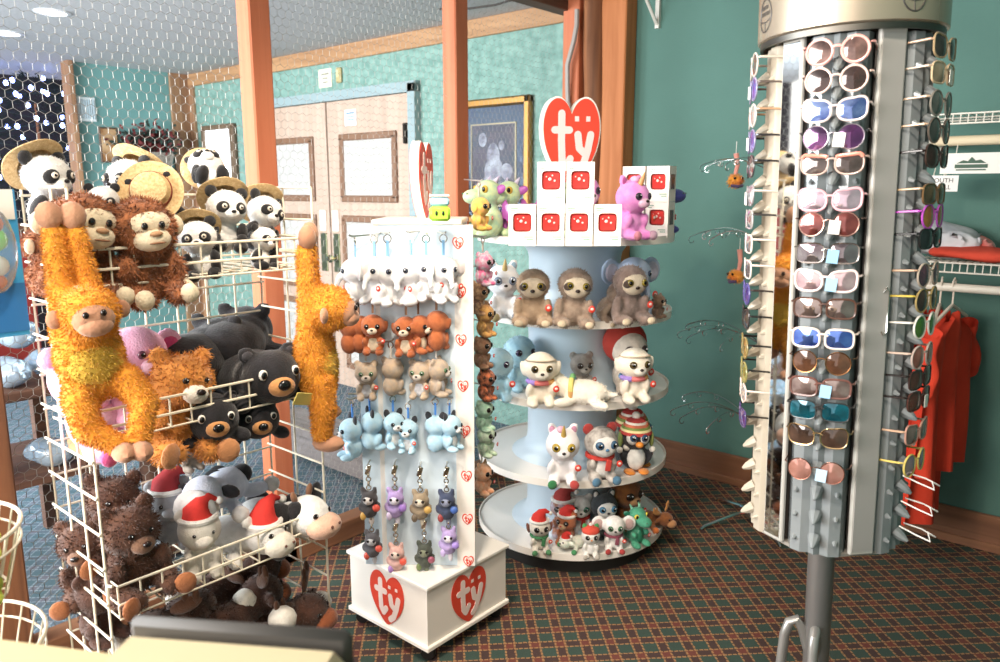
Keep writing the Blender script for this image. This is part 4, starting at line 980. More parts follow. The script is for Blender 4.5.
for (px, py, h, yaw, n) in ((354, 458, .144, -60, 'hanging at the tower edge'), (371, 450, .138, 120, 'turned inward beside the edge one'), (394, 447, .125, 30, 'looking at its neighbour'), (409, 452, .119, -8, 'facing out in the middle'), (436, 452, .131, 175, 'seen from behind'), (450, 450, .125, 60, 'with dark ear by the heart strip')):
    hang(keychain, 'pale blue husky keychain toy in the fourth row, '+n, px, py, h, yaw, G4, name='husky_keychain', c='#a5cfe6', c2='#bddbea', ear='cat', earc='#2f3138', muzzle='#f2f2f2', belly='#f0f1f2', iris='#27303c', strap='#4f8fe0', eye=.055)
G5 = 'sequin charms, fifth row'; G6 = 'sequin charms, lowest row'
for (px, py, c, c2, a, a2, n) in ((370, 524, '#4a4648', '#e6dcd8', '#d9584a', '#e0b060', 'black and white panda charm'), (396, 524, '#b39ad0', '#ece4f2', '#a57fd0', '#d9c9e8', 'lilac eared white charm'), (421, 526, '#9c8a72', '#e0d3bf', '#c9a25a', '#7a6a58', 'tan sloth charm'), (447, 526, '#3d4660', '#8a8fa6', '#4a6ab0', '#a04a4a', 'dark blue sequin charm')):
    hang(keychain_dangle, n+' on a silver clip, fifth row of the tower', px, py, .15, 0, G5, c=c, c2=c2, acc=a, acc2=a2, name='charm_keychain')
for (px, py, c, c2, a, a2, n) in ((373, 563, '#5c5a60', '#c9c9ce', '#e06050', '#e06050', 'grey charm with red heart tags'), (397, 576, '#e6b8b0', '#f4dccf', '#e8604e', '#b58ad0', 'pink and coral charm'), (425, 574, '#4d5248', '#8a8f78', '#a0566a', '#6a7a4a', 'dark green sequin charm'), (449, 560, '#b7a2d6', '#f0e8f4', '#a58ad8', '#cdb8ea', 'lilac charm with white face')):
    hang(keychain_dangle, n+' in the lowest row of the tower', px, py, .14, 0, G6, c=c, c2=c2, acc=a, acc2=a2, name='charm_keychain')
# toys on the tower's side facing the tiered stand
SIDE = ((478, 232, 'orange and yellow', '#e09a5a', '#e8c85a', 'flop'), (482, 288, 'bright pink', '#e86a9a', '#d9d3dc', 'round'), (477, 318, 'brown striped', '#7a5240', '#d0a880', 'cat'), (483, 340, 'tan and yellow', '#d9a860', '#b07a4a', 'round'), (480, 372, 'brown', '#8a6048', '#a88468', 'round'), (484, 405, 'orange and black', '#d97a50', '#2d2624', 'cat'), (482, 436, 'mint green', '#a9d3b4', '#c4dfcb', 'round'), (484, 462, 'pale green', '#b9d6b4', '#d6e2cf', 'flop'), (481, 500, 'peach orange', '#e8a078', '#f0c4a4', 'cat'))
for (px, py, n, c, c2, e) in SIDE:
    r = _ray(px, py); P0 = BC+XV*(xr-.02); t_ = (P0-CAM).dot(NV)/r.dot(NV); p = CAM+r*t_
    o = put(keychain, n+' keychain toy on the tower side facing the tiered stand', p-NV*.06, .12, 0, 'keychain toys on the far side of the tower', name='toy_keychain', c=c, c2=c2, ear=e, lining=c2, strap='#c9c2b8')
    o.rotation_euler.z = rotz+math.radians(60)
t_ = None
# ================================================================== GRID RACK WITH WIRE BASKETS
GX0, GX1, GY0, GY1 = .08, .355, -3.10, -2.47; GT = 1.555; GB = .13
M_wire = mat('cream_wire', '#e9dfc9', rough=.35, noise=(6, .05)); WR = .0032
cart = thing('grid_rack', 'cream wire grid rack with shelf baskets full of soft toys', 'rack', ((GX0+GX1)/2, (GY0+GY1)/2, 0))
CO = cart.location.copy()
def gridpanel(name, a, b, z0, z1, nv, nh):
    """a,b: xy ends"""
    a, b = Vector((*a, 0))-CO, Vector((*b, 0))-CO; mb = MB(); n = (b-a).normalized().cross(Vector((0, 0, 1)))*WR*1.6
    for i in range(nv+1):
        p = a.lerp(b, i/nv); mb.bar((p.x, p.y, z0), (p.x, p.y, z1), WR)
    for i in range(nh+1):
        z = z0+(z1-z0)*i/nh; e = (b-a).normalized()*.006
        mb.bar(tuple(a-e+n+Vector((0, 0, z))), tuple(b+e+n+Vector((0, 0, z))), WR)
    return mb.build(name, M_wire, cart)
gridpanel('grid_panel', (GX0, GY0), (GX1, GY0), GB, GT, 3, 16)
gridpanel('grid_panel', (GX0, GY1), (GX1, GY1), GB, GT, 2, 16)
gridpanel('grid_panel', (GX0, GY0), (GX0, GY1), GB, GT-.02, 7, 16)
mb = MB()
for y in (GY0, GY1): mb.box((GX0+.14-CO.x, y-CO.y, .1), (.5, .03, .03), bev=.004).box((GX0+.14-CO.x, y-CO.y, .125), (.03, .02, .04))
for y in (GY0, GY1): mb.box((GX0+.14-CO.x, y-CO.y, .1), (.03, .03, .03))
mb.box((GX0+.14-CO.x, 0, .1), (.03, GY1-GY0, .03), bev=.004).build('base_rail', M_wire, cart, smooth=False)
for x in (GX0-.08, GX1): 
    for y in (GY0, GY1):
        MB().lathe([(0, -.012), (.035, -.012), (.04, -.006), (.04, .006), (.035, .012), (0, .012)], 18, (x-CO.x, y-CO.y, .04), (90, 0, 0)).box((x-CO.x, y-CO.y, .075), (.03, .03, .025)).build('caster', plastic('#242224', .5), cart)
BZ = [1.342, .985, .545, .13]; BXF = GX1+.03; BH = [.078, .072, .082, .08]
def basket(z, h, drop=0):
    mb = MB(); y0, y1 = GY0+.012-CO.y, GY1-.03-CO.y; x0, x1 = GX0+.012-CO.x, BXF-CO.x
    n = 11
    for i in range(n+1):
        y = y0+(y1-y0)*i/n; mb.tube([(x0, y, z+drop), (x1, y, z), (x1, y, z+h)], WR*.85, 5)
    for k in range(6):
        x = x0+(x1-x0)*k/5; zz = z+drop*(1-k/5); mb.bar((x, y0, zz-.004), (x, y1, zz-.004), WR*.85, 5)
    f = mb.build('basket', M_wire, cart)
    mb = MB()
    for zz in (z+h, z+h*.42): mb.tube([(x0+.01, y0, zz), (x1+.003, y0, zz), (x1+.003, y1, zz), (x0+.01, y1, zz)], WR*1.1, 6)
    mb.tube([(x1+.004, y0-.012, z+h+.006), (x1-.012, y0-.016, z+h+.004), (x1-.02, y0-.016, z+h-.035)], WR*1.2, 6)
    mb.build('basket_rail', M_wire, f)
for z, h in zip(BZ, BH): basket(z, h)
def inb(b, fn, label, px, py, x, h, yaw=0, group=None, lift=0, **kw):
    """toy in a basket: (px,py) is the toy's base as seen, x its depth"""
    p = at_x(px, py, x); return put(fn, label, p, h, yaw, group, **kw)
# ---- top basket: pandas and monkeys
GP = 'pandas in straw hats, top basket'
PD = [(50, 232, .2, .185, 40, (0, 0), 'at the dark alcove end, looking along the rack', True),
      (137, 233, .13, .2, -48, (0, 0), 'standing tallest, looking at the alcove', True),
      (106, 233, .24, .12, 0, (10, 0), 'small one peeking between two brown monkeys', False),
      (213, 190, .12, .165, 10, (-55, 0), 'tipped on its back on top of the heap', True),
      (224, 252, .26, .175, 18, (0, 6), 'facing out from the front row under the bright mirror', True),
      (252, 252, .22, .175, 35, (0, 22), 'leaning over at the doors end of the heap', True),
      (207, 279, .3, .16, -5, (0, -8), 'low in the front row beside a brown monkey', True),
      (260, 270, .3, .125, 40, (0, 10), 'peeking out lowest at the doors end', False)]
for (px, py, x, h, yaw, tl, n, hat) in PD:
    inb(0, panda_plush, 'panda toy %s, %s' % ('in a straw hat' if hat else 'without hat', n), px, py, x, h, yaw, GP, tilt=tl, hat=hat)
inb(0, panda_plush, 'panda toy seen from behind, its big straw hat covering it', 172, 246, .2, .2, 175, GP, tilt=(-22, 12), hat=True)
GM = 'brown monkeys, top basket'
inb(0, monkey_plush, 'curly brown monkey toy with cream face beside the golden monkey arms', 76, 304, .33, .255, 28, GM, tilt=(0, 8))
inb(0, monkey_plush, 'curly brown monkey toy with cream face in the middle of the top basket', 150, 303, .34, .26, 22, GM, tilt=(0, -4))
inb(0, monkey_plush, 'brown monkey toy hidden at the alcove end behind the golden arms', 50, 296, .15, .18, 60, GM)
# ---- golden monkeys hung by their hands
g = put(gibbon, 'golden long armed monkey toy hanging face out by its hands', at_x(62, 219, .415), .83, 8, None, cat='soft toy', name='hanging_monkey', hands=((-.028, .0, .0), (.024, .0, -.006)), head=(.01, -.055, -.235), legs=(((-.045, -.02, -.44), (-.045, -.045, -.54), (.02, -.075, -.595)), ((.06, -.02, -.42), (.1, -.05, -.5), (.06, -.085, -.6))))
g.rotation_euler.y = math.radians(-5)
g = put(gibbon, 'golden long armed monkey toy hanging sideways from the rack corner', at_x(306, 241, .39), .94, 78, None, name='hanging_monkey', hands=((-.02, .0, .0), (.02, .0, .006)), head=(.0, -.055, -.2), legs=(((-.04, -.02, -.4), (-.045, -.03, -.5), (-.045, -.02, -.6)), ((.04, -.02, -.4), (.045, -.02, -.46), (.045, .0, -.53))))
g.rotation_euler.y = math.radians(-4)
# ---- second basket
put(boo, 'big pale pink toy slumped at the alcove end of the second basket', at_x(103, 450, .2), .3, 35, None, (0, -10), name='pink_plush', c='#f0bfdb', c2='#e6aacd', ear='round', lining='#e58fba', muzzle='#f5d3e4', iris='#5c3a4c', eye=.035, belly='#f5cfe4', feet='#e8659f', tagged=False)
put(boo, 'pink toy with magenta ear behind the golden monkey', at_x(128, 425, .2), .27, 35, None, (0, 10), name='pink_plush', c='#e7b3cf', c2='#dd9fc2', ear='big', lining='#d3467f', muzzle='#efc4d9', iris='#5c3a4c', eye=.04, feet='#e04f8f', tagged=False)
inb(1, bear_plush, 'orange tan bear toy with white muzzle beside the golden monkey', 172, 456, .3, .28, 28, None, c='#cf8a42', c2='#b8742f', muzzle='#ece2d4', pad='#c98a5a', fur=3800, tilt=(0, 10))
GB_ = 'black bear cushions, second basket'
for (px, py, x, h, yaw, tl, n) in ((256, 400, .25, .3, 22, (0, 0), 'with yellow tag under its chin on top of the heap'), (196, 385, .12, .32, 140, (0, 0), 'seen from behind, broad back at the alcove side'), (236, 366, .1, .3, 160, (0, 0), 'furthest back, only its rump showing'), (210, 436, .28, .235, 8, (0, 0), 'lowest, tan muzzle just over the basket front'), (252, 434, .26, .22, 12, (0, 0), 'underneath the tagged one')):
    o = inb(1, bear_cushion, 'black bear cushion, '+n, px, py, x, h, yaw, GB_, tilt=tl, tagged='yellow' in n)

# ---- third basket
GBB = 'dark brown bears, third basket'
for (px, py, x, h, yaw, tl, n) in ((138, 592, .3, .25, 25, (0, -4), 'front one showing a foot pad'), (108, 560, .15, .24, 10, (0, 8), 'behind, only head and ear showing'), (102, 594, .17, .22, -20, (0, -10), 'pressed against the grid side')):
    inb(2, bear_plush, 'dark brown bear toy in the third basket, '+n, px, py, x, h, yaw, GBB, tilt=tl, c='#4a2f24', c2='#5f3d2b', pad='#a8683f', fur=3200)
HP = dict(name='hippo_plush', ear='round', hat='santa')
inb(2, boo, 'grey hippo toy with dark red hat at the back of the third basket', 172, 545, .14, .2, 5, None, c='#a7a9ad', c2='#989a9f', muzzle='#b4b5b8', eye=.03, nose=None, tagged=False, hatc='#9a2f33', **HP)
inb(2, boo, 'white hippo toy in red santa hat sitting at the front rail', 202, 574, .3, .195, 12, None, c='#dcd7cd', c2='#cfc9bd', muzzle='#e3ddd2', eye=.025, nose=None, tagged=False, **HP)
inb(2, lying_plush, 'white hippo toy with santa hat lying on the front rail', 246, 556, .26, .25, 42, None, c='#dedbd6', c2='#d2cec7', muzzle='#e0d8c8', muz=(.19, .17, .14), ear='round', hat='santa', nostril=True, name='hippo_plush')
inb(2, lying_plush, 'black and white cow toy with pink muzzle lying over the basket corner', 284, 540, .27, .28, 48, None, name='cow_plush', c='#efede9', ear='big', earc='#1c1a1c', muzzle='#e7b9a0', muz=(.21, .17, .13), horn='#8c6248', nostril=True, eye=.03, patches=((.16, -.02, .3, .13, .17, .16), (-.17, .1, .32, .1, .16, .12), (.14, .45, .3, .12, .15, .13), (-.14, -.3, .44, .09, .1, .1), (-.2, .42, .2, .08, .12, .12)), hoof='#1f1c1e')
inb(2, lying_plush, 'pale blue white toy with big round snout above the hippos', 218, 512, .2, .25, -25, None, name='zebra_plush', c='#d6dcec', c2='#c6cde0', ear='flop', earc='#1c1b20', muzzle='#e2dfdd', muz=(.24, .12, .22), hoof='#d6d2cf', patches=((-.1, .2, .3, .14, .03, .14), (-.1, .33, .3, .14, .03, .14), (.12, .45, .3, .12, .1, .12)))
put(boo, 'small grey toy with dark snout tucked behind the tan bear', at_x(190, 470, .16), .12, 30, None, name='small_plush', c='#a79a8c', c2='#8c7f72', ear='round', muzzle='#4a3a30', iris='#241c18')
# ---- bottom basket: moose
GMO = 'brown moose toys, bottom basket'
MO = dict(name='moose_plush', c='#3a231a', c2='#4d2f22', ear='flop', hoof='#dcd6cb', hs=.15, fur=2200)
for (px, py, x, h, yaw, tl, n, an) in ((178, 645, .26, .27, -35, (0, 0), 'head down at the grid side', '#5c3a26'), (240, 640, .28, .28, 125, (0, 10), 'lying on its side with white hoof up', '#5c3a26'), (286, 632, .26, .26, 60, (0, -10), 'at the doors end with tan muzzle', '#5c3a26'), (236, 600, .14, .25, 100, (0, 0), 'dark one behind the others', '#5c3a26')):
    inb(3, lying_plush, 'dark brown moose toy in the bottom basket, '+n, px, py, x, h, yaw, GMO, tilt=tl, muzzle='#8a4a28', antler=an, **MO)
inb(3, boo, 'brown toy pressed against the grid low at the alcove side', 100, 640, .2, .2, 40, None, name='brown_plush', c='#43291e', c2='#54362a', ear='round', muzzle='#c9bfb2', tagged=False, fur=1500)
# blue blister pack hanging on the near side of the rack
p = at_d(-10, 250, 1.85)
t = thing('blister_pack', 'bright blue packaged toy with green and orange tip hung beside the rack', 'packaged toy', p, face_cam(p, 12))
MB().box((0, .004, -.03), (.11, .006, .3), bev=.002).build('backing_card', plastic('#3f9fdc', .4), t, smooth=False)
MB().box((0, .0, -.12), (.108, .004, .1)).build('lower_print', plastic('#2e6fae', .4), t, smooth=False)
MB().box((0, .0, .09), (.1, .004, .06)).build('header_print', plastic('#e8e4dc', .4), t, smooth=False)
link('blister', blob_mesh('blister', mat('clear_blister', '#e6f0f5', rough=.08, trans=.8, noise=(9, .05)), [(0, -.02, .0, .045, .03, .09)], .008, 1), t)
for z, c, r in ((.05, '#e2632f', .02), (.02, '#6fd34a', .024), (-.03, '#e9e2d6', .022), (-.06, '#d9734a', .016)): MB().ell((0, -.018, z), (r, r*.7, r)).build('toy_piece', gloss(c, .3), t)
MB().tube([(0, .01, .115), (0, .0, .14), (0, .03, .15)], .003, 6).build('hanger', metal('#c9c6be', .3), t)
# round wire baskets on a stand near the camera side
BP = at_d(-84, 560, 1.5); BP.z = 0
t = thing('wire_basket_stand', 'cream round wire basket stand cut off by the picture edge', 'basket stand', BP)
MB().bar((0, 0, 0), (0, 0, 1.25), .012, 8).build('pole', M_wire, t)
MB().lathe([(.2, 0), (.22, .0), (.22, .015), (.2, .015)], 32, closed=True).build('foot_ring', M_wire, t)
mb = MB()
for k in range(3): mb.bar((0, 0, .02), (.21*math.cos(k*2.1), .21*math.sin(k*2.1), .008), .006)
mb.build('foot_spoke', M_wire, t)
def round_basket(z, R=.15, h=.12):
    mb = MB(); n = 26
    for zz, r in ((z+h, R), (z+h*.75, R*.985), (z, R*.8)): mb.tube([(r*math.cos(2*PI*k/36), r*math.sin(2*PI*k/36), zz) for k in range(36)], .0035 if zz == z+h else .0022, 6, closed=True)
    for k in range(n):
        a = 2*PI*k/n; mb.tube([(R*math.cos(a), R*math.sin(a), z+h), (R*.8*math.cos(a), R*.8*math.sin(a), z), (.01*math.cos(a), .01*math.sin(a), z)], .002, 5)
    return mb.build('basket', M_wire, t)
zb = at_d(5, 535, 1.42).z-.12; zc = at_d(10, 672, 1.36).z-.12
round_basket(zb); round_basket(zc, .168)
for k, (dx, dy, c, n) in enumerate(((.075, .065, '#d6e04a', 'lime yellow'), (-.03, .09, '#e6e2da', 'white'), (.05, -.07, '#b9d23f', 'yellow green'), (-.05, .03, '#e8d44a', 'yellow'))):
    put(boo, n+' small soft toy in the upper round wire basket', (BP.x+dx, BP.y+dy, zb+.005), .12, 0, 'small toys in the round basket', name='small_plush', c=c, c2=c, ear='round', muzzle='#efe9dc', iris='#241c18', tagged=False)
# ================================================================== SUNGLASSES RACK
RC = Vector((1.588, -1.917, 0)); RZ0, RZ1 = .735, 1.872
rack = thing('sunglasses_rack', 'tall rotating sunglasses rack with champagne metal header and mirror strips', 'display rack', RC)
STEP = 2*PI/5; RN = math.radians(-79)   # heading of the front face
M_champ = mat('champagne_metal', '#b9ab97', rough=.26, metal=.7, noise=(3, .05)); M_greyp = mat('clear_grey_plastic', '#858a8b', rough=.18, coat=.4, noise=(5, .1)); M_creamp = mat('cream_plastic', '#b3a998', rough=.3, noise=(5, .06))
hd = MB().lathe([(0, RZ1), (.186, RZ1), (.192, RZ1+.004), (.192, RZ1+.165), (.186, RZ1+.17), (0, RZ1+.17)], 64).build('header', M_champ, rack)
MB().lathe([(.186, RZ1-.0), (.18, RZ1-.0), (.18, RZ1-.012), (.186, RZ1-.012)], 48, closed=True).build('header_rim', metal('#6a6660', .4), hd)
def ring_logo(ang):
    o = None; a = RN+ang; c = Vector((math.cos(a), math.sin(a), 0)); tx = Vector((-c.y, c.x, 0)); r = .1922; zc = RZ1+.052
    def q(x, z): th = a+x/r; return (r*math.cos(th), r*math.sin(th), zc+z)
    mb = MB()
    for (rx, rz) in ((.027, .034),): mb.tube([q(rx*math.cos(t*PI/16), rz*math.sin(t*PI/16)) for t in range(32)], .0016, 5, closed=True)
    mb.tube([q(-.027+.054*i/12, -.008-.006*math.sin(i*PI/12)) for i in range(13)], .0013, 5)
    mb.tube([q(0, -.014), q(.001, -.032)], .0011, 5)
    rr = random.Random(2)
    for row, zz in enumerate((.016, .003)):
        for k in range(5 if row else 4):
            x0 = -.018+.0085*k; mb.tube([q(x0, zz-.004), q(x0, zz+.005), q(x0+.004, zz+.004), q(x0+.0045, zz-.003)], .0009, 4)
    mb.build('round_logo', plastic('#3d3a38', .4), hd)
ring_logo(math.radians(-56)); ring_logo(math.radians(42))
# columns (four) alternating with mirror strips
PROFC = [(-.056, .105), (-.06, .135), (-.052, .157), (-.03, .167), (-.012, .161), (0, .169), (.012, .161), (.03, .167), (.052, .157), (.06, .135), (.056, .105)]
for k in range(5):
    A = RN+k*STEP; F = Matrix.Rotation(A+PI/2, 4, 'Z')     # local -y is outward
    mb = MB(); mb.M = F
    n = len(PROFC); vs = [(x, -y, z) for z in (RZ0, RZ1-.012) for x, y in PROFC]
    mb.add(vs, [(i, i+1, n+i+1, n+i) for i in range(n-1)]+[tuple(range(n))[::-1], tuple(range(n, 2*n))])
    for j in range(19):
        z = RZ0+.03+j*.057
        mb.tube([(0, -.165, z+.012), (0, -.183, z+.002), (0, -.194, z-.004)], .011, 8, radii=[.014, .01, .003])
        for s in (-1, 1): mb.tube([(s*.042, -.159, z+.004), (s*.044, -.171, z)], .007, 6, r2=.003)
    col = mb.build('display_column', M_creamp if k in (3, 4) else M_greyp, rack, ang=30)
    for s in (-1, 1):
        mb = MB(); mb.M = F; mb.box((s*.066, -.118, (RZ0+RZ1)/2), (.006, .02, RZ1-RZ0-.02)); mb.build('arm_slot', plastic('#3a342f', .5), col, smooth=False)
    F2 = Matrix.Rotation(A+STEP/2+PI/2, 4, 'Z'); mb = MB(); mb.M = F2
    w = .058; d = .166
    mb.box((0, -d+.008, (RZ0+RZ1)/2), (w, .012, RZ1-RZ0-.01), bev=.003)
    st = mb.build('mirror_strip_frame', plastic('#b4b1aa', .3), rack, smooth=False)
    if k == 4:
        mb = MB(); mb.M = F2; mb.box((0, -d+.0012, (RZ0+RZ1)/2), (w-.012, .002, RZ1-RZ0-.03)); mb.build('mirror', mat('mirror_strip', '#eef2f4', rough=.03, metal=1, noise=(2, .02)), st, smooth=False)
    else:
        mb = MB(); mb.M = F2; mb.box((0, -d+.0012, (RZ0+RZ1)/2), (w-.01, .002, RZ1-RZ0-.03)); mb.build('strip_face', mat('satin_grey_strip', '#aaa6a2', rough=.4, metal=.25, noise=(4, .04)), st, smooth=False)
    if k == 0:
        mb = MB(); mb.M = F2; mb.tube([(.01, -d-.001, 1.335), (.014, -d-.006, 1.345), (.02, -d-.006, 1.335), (.02, -d-.005, 1.25), (.014, -d-.003, 1.242), (.01, -d-.002, 1.25)], .0018, 6); mb.build('hook', metal('#d9d4ca', .2), st)
MB().lathe([(0, RZ0-.002), (.16, RZ0-.002), (.16, RZ0+.006), (0, RZ0+.006)], 10, rot=(0, 0, math.degrees(RN)+18)).build('bottom_plate', plastic('#8d8880', .4), rack, smooth=False)
MB().lathe([(0, RZ0), (.09, RZ0), (.09, RZ1-.012), (0, RZ1-.012)], 24).build('inner_core', plastic('#6a6762', .5), rack)
MB().tube([(0, 0, .03), (0, 0, RZ0)], .031, 20).build('pole', mat('silver_pole', '#9a9794', rough=.35, metal=.7, noise=(4, .06)), rack)
# white wire hooks on the empty rows of the column facing the shirts
F = Matrix.Rotation(RN+STEP+PI/2, 4, 'Z')
for j in range(3):
    z = RZ0+.05+j*.06; mb = MB(); mb.M = F
    mb.tube([(-.012, -.178, z+.012), (-.02, -.215, z+.006), (-.016, -.245, z-.002), (0, -.235, z+.008), (.016, -.245, z-.002), (.02, -.215, z+.006), (.012, -.178, z+.012)], .0017, 5)
    mb.build('nose_hook', plastic('#e5e1da', .3), rack)
M_leg = mat('silver_leg', '#a3a19d', rough=.35, metal=.6, noise=(4, .06))
for k, a in enumerate((-150, -78, 105)):
    a = math.radians(a); d = Vector((math.cos(a), math.sin(a), 0))
    f = MB().tube([tuple(d*.28+Vector((0, 0, .012))), tuple(d*.15+Vector((0, 0, .06))), tuple(d*.088+Vector((0, 0, .3))), tuple(d*.078+Vector((0, 0, .44))), tuple(d*.068+Vector((0, 0, .475))), tuple(d*.052+Vector((0, 0, .483))), tuple(d*.036+Vector((0, 0, .46))), tuple(d*.015+Vector((0, 0, .38)))], .013, 10, radii=[.011, .012, .0125, .0125, .0125, .0125, .0125, .011])
    f.build('leg', M_leg, rack)
    MB().lathe([(0, 0), (.022, 0), (.02, .016), (0, .02)], 14, tuple(d*.28)).build('foot', plastic('#2b2a29', .5), rack)

# ------------------------------------------------------------------ sunglasses
def outline(kind, s, w=.026, h=.021, n=28):
    """lens outline, outer side towards s"""
    P = []
    for i in range(n):
        a = 2*PI*i/n; c, q = math.cos(a), math.sin(a)
        if kind == 'round': x, z = .0245*c, .0245*q
        elif kind == 'square': e = .55; x, z = .0275*abs(c)**e*(1 if c > 0 else -1), .0205*abs(q)**e*(1 if q > 0 else -1)
        elif kind == 'cat':
            e = .75; x, z = .027*abs(c)**e*(1 if c > 0 else -1), .0215*abs(q)**e*(1 if q > 0 else -1)
            z += max(0, c)*max(0, q)*.010; z -= 0
            x += max(0, c)*max(0, q)*.004
        elif kind == 'aviator': e = .8; x, z = .0275*abs(c)**e*(1 if c > 0 else -1), .023*abs(q)**e*(1 if q > 0 else -1); z -= .004*max(0, c) ; x *= 1-.18*max(0, -q)
        elif kind == 'club': e = .8; x, z = .0265*abs(c)**e*(1 if c > 0 else -1), .0225*abs(q)**e*(1 if q > 0 else -1); z = min(z, .016+.003*c)
        elif kind == 'hex': k = round(a/(PI/3))*PI/3; t = math.cos(PI/6)/math.cos(((a+PI/6) % (PI/3))-PI/6); x, z = .0265*t*c, .0235*t*q
        P.append((s*(.033+x), z))
    return P
RACKED = [rack]
def lensmat(c, c2=None, mirror=.5):
    k = 'lens_'+c+str(c2); 
    if k in MATS: return MATS[k]
    m = mat(k, c, rough=.06, metal=mirror, coat=.8, noise=(22, .4), color2=c2)
    return m
def sunglasses(label, loc, rot, kind, fc, lc, lc2=None, mirror=.5, fr=.0022, fmetal=False, ac=None, tagc=None, group=None, top=None, tag2=None):
    key = ('sg', kind, fc, lc, lc2, fr, ac, tagc, top)
    if key in CACHE: o = copy_tree(CACHE[key])
    else:
        o = thing('sunglasses', label, 'sunglasses'); CACHE[key] = o
        FM = metal(fc, .25) if fmetal else gloss(fc, .2); mb = MB()
        wrap = lambda x: 1.6*x*x      # slight face-form curve
        for s in (-1, 1):
            P = outline(kind, s); mb.tube([(x, wrap(x), z) for x, z in P], fr, 6, closed=True)
            lm = MB(); c = (s*.033, wrap(.033)-.0035, 0); n = len(P); vs = [c]+[(s*.033+(x-s*.033)*.6, wrap(x)-.0022, z*.6) for x, z in P]+[(x, wrap(x), z) for x, z in P]
            vs += [(x, wrap(x)+.0016, z) for x, z in P]+[(c[0], c[1]+.0016, 0)]
            F = [(0, 1+i, 1+(i+1) % n) for i in range(n)]+[(1+i, 1+n+i, 1+n+(i+1) % n, 1+(i+1) % n) for i in range(n)]+[(1+n+i, 1+2*n+i, 1+2*n+(i+1) % n, 1+n+(i+1) % n) for i in range(n)]+[(1+3*n, 1+2*n+(i+1) % n, 1+2*n+i) for i in range(n)]
            if s > 0: F = [f[::-1] for f in F]
            lm.add(vs, F); lm.build('lens', lensmat(lc, lc2, mirror), o, ang=60)
            am = MB(); xo = s*.0655; am.tube([(s*.061, wrap(.061), .012), (xo, wrap(.0655)+.004, .012), (xo+s*.001, .05, .01), (xo, .085, .004), (xo-s*.002, .112, -.014)], .002, 6, radii=[.0018, .0026, .0022, .0022, .0026] if not fmetal else [.0014]*5)
            am.build('temple_arm', gloss(ac, .25) if ac else FM, o)
        mb.tube([(-.0105, .0, .006), (-.004, -.001, .0095), (.004, -.001, .0095), (.0105, .0, .006)], fr*.95, 6)
        mb.build('frame', FM, o)
        if top:
            for s in (-1, 1):
                P = [p for p in outline(kind, s) if p[1] > .007]; P.sort(); MB().tube([(x, wrap(x)-.001, z) for x, z in P], .0042, 8).build('brow_bar', gloss(top, .25), o)
        if tagc: MB().box((.012, -.006, -.006), (.022, .0012, .028), (0, 6, 4)).build('price_tag', plastic(tagc, .7), o, smooth=False)
    tag(o, label, 'sunglasses', group); o.location = loc; o.rotation_euler = (0, 0, rot)
    RACKED.append(o); return o
def face_pt(k, z, r): a = RN+k*STEP; return Vector((RC.x+r*math.cos(a), RC.y+r*math.sin(a), z))
def z_at(px_y, p):     # height at which a point above p shows at image row px_y
    lo, hi = 0, 3
    for _ in range(40):
        m = (lo+hi)/2; d = Vector((p.x, p.y, m))-CAM; c, s = math.cos(YAW), math.sin(YAW); x, y = d.x*c+d.y*s, -d.x*s+d.y*c; c, s = math.cos(PITCH), math.sin(PITCH); Y, Z = y*c-d.z*s, y*s+d.z*c
        if 331-FPX*Z/Y > px_y: lo = m
        else: hi = m
    return lo
FRONT = [(50, 'round', '#e2a39a', '#8a6a62', '#3b2c2a', .3, .0032, None, None, 'pink round frame and brown lenses'),
 (79, 'round', '#dcbcb0', '#4a3632', '#2c2120', .3, .0026, None, None, 'pale rose round frame and dark brown lenses'),
 (110, 'cat', '#d9c6c0', '#39508f', '#7f93c2', .7, .0026, None, None, 'pale clear frame and blue mirrored lenses'),
 (137, 'round', '#a9a0a8', '#7a3f7a', '#3b2444', .7, .0014, '#efe9e2', None, 'thin frame and purple mirrored lenses'),
 (163, 'club', '#c9a99c', '#5a4c49', '#2f2624', .3, .002, None, '#e58f7c', 'coral brow bar and dark grey lenses'),
 (200, 'cat', '#e3a9b0', '#9a8c96', '#d6b8c6', .7, .0028, None, None, 'pink cat eye frame and pale mirrored lenses'),
 (224, 'round', '#b08c80', '#5a2a2a', '#8f4a44', .5, .0018, '#ddd8d0', None, 'dark red brown lenses and white tag'),
 (253, 'square', '#9c958f', '#8f8a8c', '#5e4a52', .8, .0018, '#8fbde0', None, 'grey mirrored square lenses and blue tag'),
 (281, 'cat', '#ecd6cf', '#a3858c', '#dcbfc0', .7, .0028, '#9cc6e4', None, 'white frame, pink mirrored lenses and blue tag'),
 (308, 'square', '#54392e', '#6a5a56', '#a3908a', .8, .0024, None, None, 'dark brown frame and grey mirrored lenses'),
 (338, 'square', '#e6d3c6', '#2f4fa8', '#6f8fd6', .8, .0026, None, None, 'pale frame and bright blue mirrored lenses'),
 (362, 'round', '#a97a52', '#6f4a35', '#3f2a20', .3, .0014, None, None, 'thin bronze round frame and brown lenses'),
 (387, 'square', '#6e4a42', '#5f4640', '#9c8a84', .5, .0026, '#9cc6e4', None, 'brown tortoise square frame and blue tag'),
 (410, 'square', '#33302f', '#1f7f93', '#1c3a44', .7, .0016, None, None, 'dark frame and teal lenses'),
 (436, 'cat', '#d9b98a', '#5c4538', '#2f2420', .3, .0018, None, None, 'gold cat eye frame and brown lenses'),
 (470, 'round', '#b98a7a', '#b07a6a', '#c9958a', .5, .0012, '#b9d6ea', None, 'thin frame and rose brown round lenses')]
GF = 'sunglasses in the front column'
